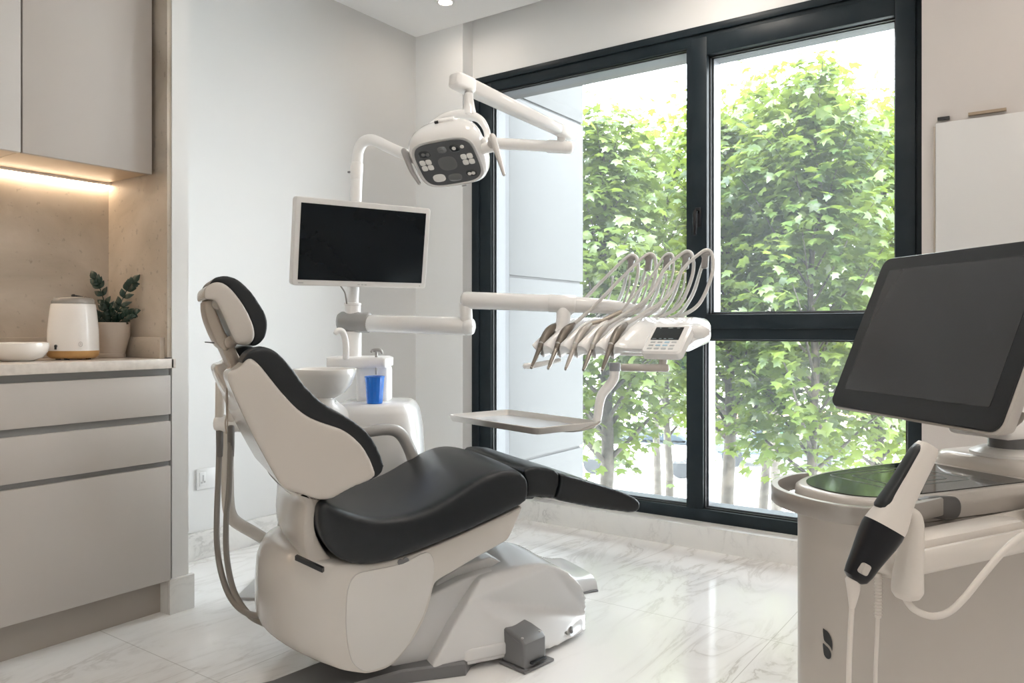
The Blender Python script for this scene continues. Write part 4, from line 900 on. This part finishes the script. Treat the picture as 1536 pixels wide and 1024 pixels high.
# casters
b = NB(); bx(b, (-.02, -.01, .045), (.6, .24, .062), .008, fn=lambda v: K(*v)); ob('cart_foot', b, GREYP, cart)
for x, y in ((.01, .02), (.01, .2), (.57, .02), (.57, .2)):
    b = NB(); lathe(b, [(.02, -.012), (.025, -.009), (.025, .009), (.02, .012)], K(x, y, .0255), 20, ax=tuple(K(0, 1, 0)-K(0, 0, 0))); tube(b, [K(x, y, .03), K(x, y, .05)], .008, 10); ob('caster', b, BLACK, cart)

# touchscreen monitor
BL, BR = P(1247, 607, 1.40), P(1498, 649, 1.03)
lo, hi = 1.2, 1.8
for _ in range(50):
    m_ = (lo+hi)/2
    if (P(1329, 390, m_)-BL).dot(BR-BL) > 0: lo = m_
    else: hi = m_
TL = P(1329, 390, m_)
if abs((TL-BL).dot(BR-BL)) > 1e-3: TL = P(1329, 390, 1.42)
sx = (BR-BL); WS = sx.length; sx.normalize(); sy = TL-BL; sy = sy-sx*sy.dot(sx); HS = sy.length; sy.normalize(); sn2 = sx.cross(sy)
if sn2.dot(Vector((0, 0, 1))-BL) < 0: sn2 = -sn2
sc_ = (BL+BR+sy*HS)/2 + sy*0
sc_ = BL+sx*WS/2+sy*HS/2
sf = lambda v: sc_+sx*v.x+sy*v.y+sn2*v.z
print('SCREEN', WS, HS, m_)
scr = thing('touchscreen_monitor', K(*nc, .79), 'large black touchscreen tilted back on the white scanner cart', 'monitor')
b = NB(); loft(b, [[sf(Vector((x, y, z))) for x, y in inset(rrect(WS/2+.004, HS/2+.004, .02), i)] for z, i in ((-.05, .05), (-.046, .035), (-.03, .012), (-.012, .002), (-.004, 0), (-.001, .002))]); ob('monitor_casing', b, CARTW, scr)
b = NB(); ext(b, rrect(WS/2+.001, HS/2+.001, .018), -.002, .003, sf, .001); bz = ob('screen_bezel', b, mat('black_bezel', (.009, .010, .012), .3, spec=.4), scr)
b = NB(); ext(b, [(x, y+.004) for x, y in rrect(WS/2-.026, HS/2-.028, .002, 1)], .0028, .0036, sf, .0002); ob('screen', b, mat('charcoal_screen', (.028, .028, .030), .22, spec=.5), bz, smooth=False)
nb = sf(Vector((0, -.02, -.05)))
b = NB(); bx(b, (-.055, -.06, .812), (.075, .06, .855), .012, 3, fn=lambda v: K(nc[0]+v.x-.03, nc[1]+v.y, v.z)); ob('neck_block', b, WHITE2, scr)
b = NB(); tube(b, [K(nc[0]-.02, nc[1], .84), K(nc[0]-.05, nc[1], .90), nb], [.04, .04, .045], 20, sub=3); ob('neck_arm', b, WHITE2, scr)

# scanner wand
t = thing('intraoral_scanner', P(1330, 770, .98), 'white and black scanner wand hanging tip-down in the cart cradle', 'dental scanner')
def wring(c, hw, dd, ax2, k=.9):
    s = Vector((-ax2.z, 0, 0)); return None
A0, A1 = P(1393, 668, .955), P(1283, 872, .945)
wa = (A1-A0); WL = wa.length; wa.normalize(); vf = Vector((CA, SA, 0)); wside = wa.cross(vf).normalized(); wdep = wside.cross(wa).normalized()
def wr(s, l, r, dep=None, n=2.6, N=28):
    """ring at fraction s of the length; l, r = extents in px towards picture-left / right."""
    k = .95/FPX; c = A0+wa*(WL*s)-0*wside; hw = (l+r)/2*k; off = (r-l)/2*k; dp = (dep or (l+r)/2*.92)*k
    sg = 1 if wside.dot(Vector((SA, -CA, 0))) > 0 else -1
    return [c+wside*sg*(off+hw*math.copysign(abs(math.cos(q))**(2/n), math.cos(q)))+wdep*(dp*math.copysign(abs(math.sin(q))**(2/n), math.sin(q))) for q in [2*math.pi*j/N for j in range(N)]]
up_r = [(-.006, 10, 8), (.0, 15, 13), (.03, 18, 16), (.10, 18.5, 17.5), (.25, 20, 18.5), (.38, 22, 20), (.44, 22.5, 22), (.50, 25, 25.5), (.56, 28, 28), (.615, 30, 28)]
b = NB(); loft(b, [wr(*q) for q in up_r]); wb = ob('wand_body', b, CARTL, t)
lo_r = [(.60, 30, 28), (.635, 30.5, 28), (.70, 29, 26), (.78, 26.5, 22.5), (.86, 24, 19), (.93, 22, 17), (.975, 20, 14), (.995, 14, 9), (1.002, 7, 5)]
def wr2(s, l, r):  # slanted joint
    return wr(s, l, r)
b = NB(); loft(b, [wr(*q) for q in lo_r]); wl = ob('black_tip_sleeve', b, mat('black_sleeve', (.004, .005, .008), .3, spec=.3, noise=(60, (.006, .007, .010), .4)), t)
# black grip strip along the side towards the window
b = NB(); sg = 1 if wside.dot(Vector((SA, -CA, 0))) > 0 else -1; k = .95/FPX
def strip(s, l, w, dp): c = A0+wa*(WL*s)-wside*sg*((l-w*.55)*k); return [c+wside*sg*(w*k*math.copysign(abs(math.cos(q))**.75, math.cos(q)))+wdep*(dp*k*math.copysign(abs(math.sin(q))**.75, math.sin(q))) for q in [2*math.pi*j/20 for j in range(20)]]
loft(b, [strip(*q) for q in ((.012, 11, 3, 8), (.03, 15, 7, 11), (.07, 17, 8, 12.5), (.15, 18, 8.5, 13), (.3, 19.5, 9, 14), (.40, 21.5, 10, 15), (.46, 22.8, 10.5, 16), (.495, 23.8, 10, 15), (.512, 24, 7, 11), (.518, 23, 3, 6))]); ob('grip_strip', b, BLACK, wb, ang=70)
pb_ = P(1298, 854, .926); b = NB(); loft(b, [[pb_+wa*(x*.8)+wside*y-wdep*h for x, y in inset(rrect(.0085, .0046, .0035), i)] for h, i in ((-.012, 0), (.002, 0), (.003, .0012))]); ob('wand_button', b, mat('grey_button', (.45, .42, .39), .4), wl)
b = NB(); tube(b, [P(1279, 868, .945), P(1280, 884, .946), P(1279, 900, .948), P(1278, 910, .95)], [.0085, .0075, .0052, .0036], 14, sub=3); ob('strain_relief', b, CARTL, t)
b = NB(); tube(b, [P(1278, 905, .95), P(1275, 960, .955), P(1273, 1024, .96), P(1272, 1150, .98), P(1285, 1280, 1.0), P(1300, 1380, 1.03)], .0032, 10, sub=6); ob('wand_cable', b, CARTL, t)
t = thing('hanging_cable', P(1316, 900, 1.02), 'thin white cable with ribbed strain relief hanging from the cart shelf end', 'cable')
b = NB(); tube(b, [P(1318, 862, 1.02), P(1317, 925, 1.02)], .0042, 12)
for i in range(12): q = P(1318-.08*i, 866+i*5, 1.02); lathe(b, [(.003, -.0012), (.0055, 0), (.003, .0012)], q, 12)
ob('ribbed_relief', b, CARTL, t)
b = NB(); tube(b, [P(1317, 922, 1.02), P(1314.5, 980, 1.02), P(1313, 1024, 1.02), P(1312, 1150, 1.03), P(1320, 1330, 1.05)], .0026, 10, sub=5); ob('cable_sheath', b, CARTL, t)
t = thing('loop_cable', P(1420, 920, 1.0), 'thick white cable looping from the wand cradle to the shelf connector', 'cable')
b = NB(); tube(b, [P(1357, 886, .982), P(1359, 898, .982), P(1368, 911, .984), P(1383, 920, .992), P(1402, 924, .99), P(1424, 917, .99), P(1446, 897, .99), P(1472, 865, .995), P(1500, 832, 1.0), P(1522, 811, 1.01), P(1540, 799, 1.03), P(1560, 794, 1.07)], .0044, 12, sub=6); ob('cable_sheath', b, CARTL, t)
# ---------------------------------------------------------------- outside
GZ = -3.4
struct('ground', bx(NB(), (3.62, -40, GZ-.3), (70, 60, GZ)), mat('pale_pavement', (.72, .71, .69), .8, noise=(.5, (.66, .65, .63), .7)), smooth=False)
def leaf_mat(name, c1, c2, tr):
    m = bpy.data.materials.new(name); m.use_nodes = True; nt = m.node_tree; nt.nodes.clear()
    o = nt.nodes.new('ShaderNodeOutputMaterial'); g = nt.nodes.new('ShaderNodeNewGeometry')
    n = nt.nodes.new('ShaderNodeTexNoise'); n.inputs['Scale'].default_value = 9; n.inputs['Detail'].default_value = 3
    nt.links.new(g.outputs['Position'], n.inputs['Vector'])
    n2 = nt.nodes.new('ShaderNodeTexNoise'); n2.inputs['Scale'].default_value = 1.1
    nt.links.new(g.outputs['Position'], n2.inputs['Vector'])
    c = ramp_node(nt, math_node(nt, 'ADD', math_node(nt, 'MULTIPLY', n.outputs['Fac'], .6), math_node(nt, 'MULTIPLY', n2.outputs['Fac'], .4)), [(.36, c1), (.62, c2)])
    d = nt.nodes.new('ShaderNodeBsdfDiffuse'); t = nt.nodes.new('ShaderNodeBsdfTranslucent'); gl = nt.nodes.new('ShaderNodeBsdfGlossy'); gl.inputs['Roughness'].default_value = .35
    tc = mix_node(nt, .5, c, (.25, .30, .028)); nt.links.new(c, d.inputs[0]); nt.links.new(tc, t.inputs[0])
    a = nt.nodes.new('ShaderNodeMixShader'); a.inputs[0].default_value = tr; nt.links.new(d.outputs[0], a.inputs[1]); nt.links.new(t.outputs[0], a.inputs[2])
    e = nt.nodes.new('ShaderNodeMixShader'); e.inputs[0].default_value = .07; nt.links.new(a.outputs[0], e.inputs[1]); nt.links.new(gl.outputs[0], e.inputs[2])
    nt.links.new(e.outputs[0], o.inputs[0]); return m
LEAFA = leaf_mat('maple_leaf', (.045, .098, .023), (.15, .205, .046), .5)
BARK = mat('pale_bark', (.075, .062, .05), .85, noise=(14, (.13, .11, .09), .9), bump=(30, .6))
LO = np.array([(0, -.06, 0), (.18, .0, .0), (.46, .05, -.05), (.30, .30, .0), (.50, .56, -.07), (.20, .60, .0), (0, 1.0, -.10), (-.20, .60, .0), (-.50, .56, -.07), (-.30, .30, .0), (-.46, .05, -.05), (-.18, .0, .0)])
LC_ = np.array([(0, .35, .04)])
LV = np.vstack([LC_, LO]); NLV = len(LV)
LT = np.array([(0, i, i+1 if i < NLV-1 else 1) for i in range(1, NLV)])
def leaf_mesh(name, pos, up, tipd, size, m, parent):
    n = len(pos)
    z = up/np.linalg.norm(up, axis=1, keepdims=True)
    y = tipd-z*np.sum(tipd*z, axis=1, keepdims=True); y /= np.maximum(np.linalg.norm(y, axis=1, keepdims=True), 1e-6)
    x = np.cross(y, z)
    v = pos[:, None, :]+size[:, None, None]*(LV[None, :, 0, None]*x[:, None, :]+LV[None, :, 1, None]*y[:, None, :]+LV[None, :, 2, None]*z[:, None, :])
    f = (LT[None]+(np.arange(n)*NLV)[:, None, None]).reshape(-1)
    me = bpy.data.meshes.new(name); me.vertices.add(n*NLV); me.loops.add(len(f)); me.polygons.add(len(f)//3)
    off = np.array(root_loc(parent)); me.vertices.foreach_set('co', (v.reshape(-1, 3)-off).reshape(-1).astype(np.float32))
    me.loops.foreach_set('vertex_index', f.astype(np.int32)); me.polygons.foreach_set('loop_start', np.arange(0, len(f), 3, dtype=np.int32))
    me.update(calc_edges=True); me.validate(); me.materials.append(m)
    o = bpy.data.objects.new(name, me); COL.objects.link(o); o.parent = parent; return o
def tree(px, d, topy, rad, nleaf, seed, label, tr=.10, low=.30, lean=0., ls=.115, gap=None):
    rg = np.random.default_rng(seed); rr = random.Random(seed)
    g = P(px, 493, d); g.z = GZ; topz = 1-(topy-CY)/FPX*d; Hh = topz-GZ
    t = thing('tree', g, label, 'tree', 'trees outside the window')
    b = NB(); n = 9
    tp = [Vector((g.x+lean*q*q+rr.uniform(-.06, .06)*(q > 0)*Hh*.12, g.y+rr.uniform(-.06, .06)*(q > 0)*Hh*.12, GZ-.05+Hh*.93*q)) for q in [i/(n-1) for i in range(n)]]
    trk = cat_rom(tp, 4); N = len(trk)
    tube(b, trk, [tr*(1-.93*(i/(N-1))**.8)+.004 for i in range(N)], 10)
    tips = []
    nb = int(26+Hh*2)
    for i in range(nb):
        q = low+(.97-low)*((i+rr.random())/nb); k = min(int(q*(N-1)), N-2); p = trk[k].lerp(trk[k+1], q*(N-1)-k)
        az = i*2.399+rr.uniform(-.5, .5); shape = math.sin(math.pi*min(1, (q-low)/(1.02-low)*.80+.20))**.7
        ln = rad*(.35+.75*shape)*rr.uniform(.7, 1.1); el = .25+.95*q*rr.uniform(.6, 1.1)
        dv = Vector((math.cos(az)*math.cos(el), math.sin(az)*math.cos(el), math.sin(el)))
        pts = [p, p+dv*ln*.35+Vector((0, 0, .04)), p+dv*ln*.7+Vector((0, 0, .10*ln)), p+dv*ln+Vector((0, 0, .06*ln))]
        br = cat_rom(pts, 3); r0 = tr*.34*(1.15-q)
        tube(b, br, [max(r0*(1-.85*j/(len(br)-1)), .004) for j in range(len(br))], 6, ends=False)
        for j in range(2, len(br)): tips.append((br[j], ln*.22*(1.15-.5*j/len(br))))
    for j in range(int(N*.72), N): tips.append((trk[j], .16))
    tk = ob('trunk', b, BARK, t, ang=60)
    c = np.array([tuple(p) for p, _ in tips]); sp = np.array([s for _, s in tips]); w = sp**1.3; w /= w.sum()
    idx = rg.choice(len(c), nleaf, p=w)
    pos = c[idx]+rg.normal(size=(nleaf, 3))*(sp[idx, None]*.62+.05)
    if gap:                                          # a sparse stretch where the bare trunk shows
        q = np.hypot(g.x, g.y); dx, dy = pos[:, 0]-g.x, pos[:, 1]-g.y
        lat = np.abs(dx*-g.y/q+dy*g.x/q); frw = dx*g.x/q+dy*g.y/q
        keep = ~((lat < .15) & (frw < .1) & (pos[:, 2] > gap[0]) & (pos[:, 2] < gap[1])) | (rg.random(nleaf) < .12)
        pos = pos[keep]; nleaf = len(pos)
    out = pos-np.array([g.x+lean*.5, g.y, 0]); out[:, 2] = 0; out /= np.maximum(np.linalg.norm(out, axis=1, keepdims=True), .2)
    up = rg.normal(size=(nleaf, 3))*.42+out*.35+np.array([0, 0, 1.0]); tip = out*.7+rg.normal(size=(nleaf, 3))*.6+np.array([0, 0, -.55])
    size = ls*rg.uniform(.65, 1.2, nleaf)
    leaf_mesh('foliage', pos, up, tip, size, LEAFA, t); return t
tree(1222, 7.4, 72, 1.2, 6800, 11, 'tallest leafy tree outside, its thin trunk seen through the opening casement', .085, .44, ls=.118, gap=(.3, 1.75))
tree(1096, 8.4, 112, 1.05, 5200, 12, 'leafy tree outside just beyond the window mullion', .12, .46, ls=.118, gap=(-1.5, .75))
tree(905, 7.8, 125, 1.1, 5600, 13, 'leafy tree outside next to the panelled facade fin', .13, .46, ls=.118, gap=(-1.5, .5))
tree(985, 12, 165, 1.5, 2100, 14, 'slim forked tree farther back, seen through the fixed pane', .085, .44, ls=.13)
tree(1325, 8.8, 150, 1.2, 4800, 15, 'leafy tree outside partly behind the scanner screen', .10, .42, ls=.118)
tree(1165, 14, 170, 1.8, 2200, 16, 'distant leafy tree in the gap between two nearer trunks', .12, .42, ls=.15)
tree(1148, 10.2, 122, 1.3, 4200, 21, 'leafy tree in the second row, filling the opening casement beside the mullion', .09, .45, ls=.13)
tree(1308, 10.6, 118, 1.4, 4200, 22, 'leafy tree in the second row, behind the tallest tree and the scanner screen', .09, .45, ls=.13)
tree(1000, 9.8, 150, 1.1, 3200, 23, 'leafy tree in the second row, close to the mullion in the fixed pane', .08, .45, ls=.12)
# street: parked car, awning, parasol
def car(px, d, col, ang, label):
    g = P(px, 493, d); g.z = GZ; t = thing('parked_car', g, label, 'car', 'parked cars')
    fx, fy = Vector((math.cos(ang), math.sin(ang), 0)), Vector((-math.sin(ang), math.cos(ang), 0))
    fn = lambda u, w, z: g+fx*u+fy*w+Vector((0, 0, z))
    b = NB(); slab(b, rnd([(-2.1, .35), (-2.15, .7), (-1.9, .9), (-.9, .98), (.9, .98), (1.9, .85), (2.15, .65), (2.1, .35)], 3), -.85, .85, .12, fn); ob('car_body', b, mat('car_paint', col, .2, coat=.6), t)
    b = NB(); slab(b, rnd([(-1.5, .95), (-1.0, 1.38), (.3, 1.42), (1.05, .95)], 3), -.74, .74, .15, fn); ob('cabin_glass', b, mat('car_glass', (.03, .04, .05), .08), t)
    for u in (-1.3, 1.3):
        for w in (-.75, .75):
            b = NB(); lathe(b, [(.2, -.1), (.32, -.1), (.33, -.06), (.33, .06), (.32, .1), (.2, .1)], fn(u, w, .33), 20, ax=tuple(fy)); ob('wheel', b, BLACK, t)
car(1165, 25, (.08, .11, .14), ANG+1.2, 'dark blue grey parked car seen between the tree trunks')
car(960, 24, (.55, .56, .57), ANG+1.3, 'pale silver parked car beyond the slim forked tree')
def awning(px, d, z0, z1, wd, label):
    g = P(px, 493, d); t = thing('shop_awning', Vector((g.x, g.y, GZ)), label, 'awning')
    ex_, ey_ = Vector((SA, -CA, 0)), Vector((CA, SA, 0)); fn = lambda v: Vector((g.x, g.y, 0))+ex_*v.x+ey_*v.y+Vector((0, 0, v.z))
    b = NB(); loft(b, [[fn(Vector((x, y, z))) for y, z in ((0, z0), (1.6, z1), (1.6, z1+.05), (0, z0+.05))] for x in (-wd, wd)]); ob('awning_cloth', b, mat('cream_awning', (.8, .74, .7), .8), t, smooth=False)
    b = NB(); bx(b, (-wd, -.03, z0-.35), (wd, 0, z0+.04), fn=fn); ob('awning_valance', b, mat('pink_valance', (.75, .42, .33), .8), t, smooth=False)
    b = NB(); bx(b, (-wd, 1.6, GZ), (wd, 1.9, z1+1.2), fn=fn); ob('shop_wall', b, mat('shop_wall', (.72, .66, .6), .8), t, smooth=False)
    for x in (-wd*.95, wd*.95): b = NB(); tube(b, [fn(Vector((x, .05, GZ))), fn(Vector((x, .05, z0)))], .05, 10); ob('awning_post', b, MIDG, t)
awning(1190, 33, -2.55, -1.9, 4.2, 'cream shop awning with pink valance across the street')
g = P(1166, 493, 16); g.z = GZ
t = thing('street_parasol', g, 'dark green half folded parasol standing in the street below the trees', 'parasol')
b = NB(); tube(b, [g, Vector((g.x, g.y, -.65))], .025, 10); ob('parasol_pole', b, BLACK, t)
b = NB(); lathe(b, [(.02, -.85), (.12, -.95), (.25, -1.08), (.30, -1.22), (.28, -1.23), (.20, -1.08), (.02, -.93)], Vector((g.x, g.y, 0)), 16); ob('parasol_canopy', b, mat('green_cloth', (.05, .12, .07), .8), t)

# ---------------------------------------------------------------- light
w = bpy.data.worlds.new('world'); S.world = w; w.use_nodes = True
nt = w.node_tree; bg = nt.nodes['Background']
tc = nt.nodes.new('ShaderNodeTexCoord'); sp_ = nt.nodes.new('ShaderNodeSeparateXYZ'); nt.links.new(tc.outputs['Generated'], sp_.inputs[0])
cr_ = ramp_node(nt, sp_.outputs['Z'], [(.48, (.91, .96, 1.0)), (.75, (.75, .88, 1.0))])
nt.links.new(cr_, bg.inputs['Color']); bg.inputs['Strength'].default_value = SKY
L = bpy.data.lights.new('sun', 'SUN'); L.energy = SUN; L.angle = math.radians(2); L.color = (1, .95, .86)
o = bpy.data.objects.new('sun', L); COL.objects.link(o)
sd_ = Vector((.62, .18, -.95)); o.rotation_euler = sd_.to_track_quat('-Z', 'Y').to_euler(); o.location = (-5, 0, 9)

# ---------------------------------------------------------------- camera
cam = bpy.data.cameras.new('camera'); cam.sensor_width = 36; cam.lens = FPX/1536*36; cam.shift_y = -(512-CY)/1536; cam.clip_start = .05; cam.clip_end = 300
o = bpy.data.objects.new('camera', cam); COL.objects.link(o); o.location = (0, 0, 1); o.rotation_euler = (math.pi/2, 0, ANG-math.pi/2)
S.camera = o
vs = S.view_settings; vs.view_transform = 'Standard'; vs.look = 'None'; vs.gamma = 1; vs.use_curve_mapping = False; vs.exposure = EXPO
S.cycles.use_denoising = True; S.cycles.max_bounces = 16; S.cycles.diffuse_bounces = 12; S.cycles.glossy_bounces = 4; S.cycles.transparent_max_bounces = 12; S.cycles.transmission_bounces = 5
S.cycles.sample_clamp_indirect = 10; S.cycles.caustics_reflective = False; S.cycles.caustics_refractive = False
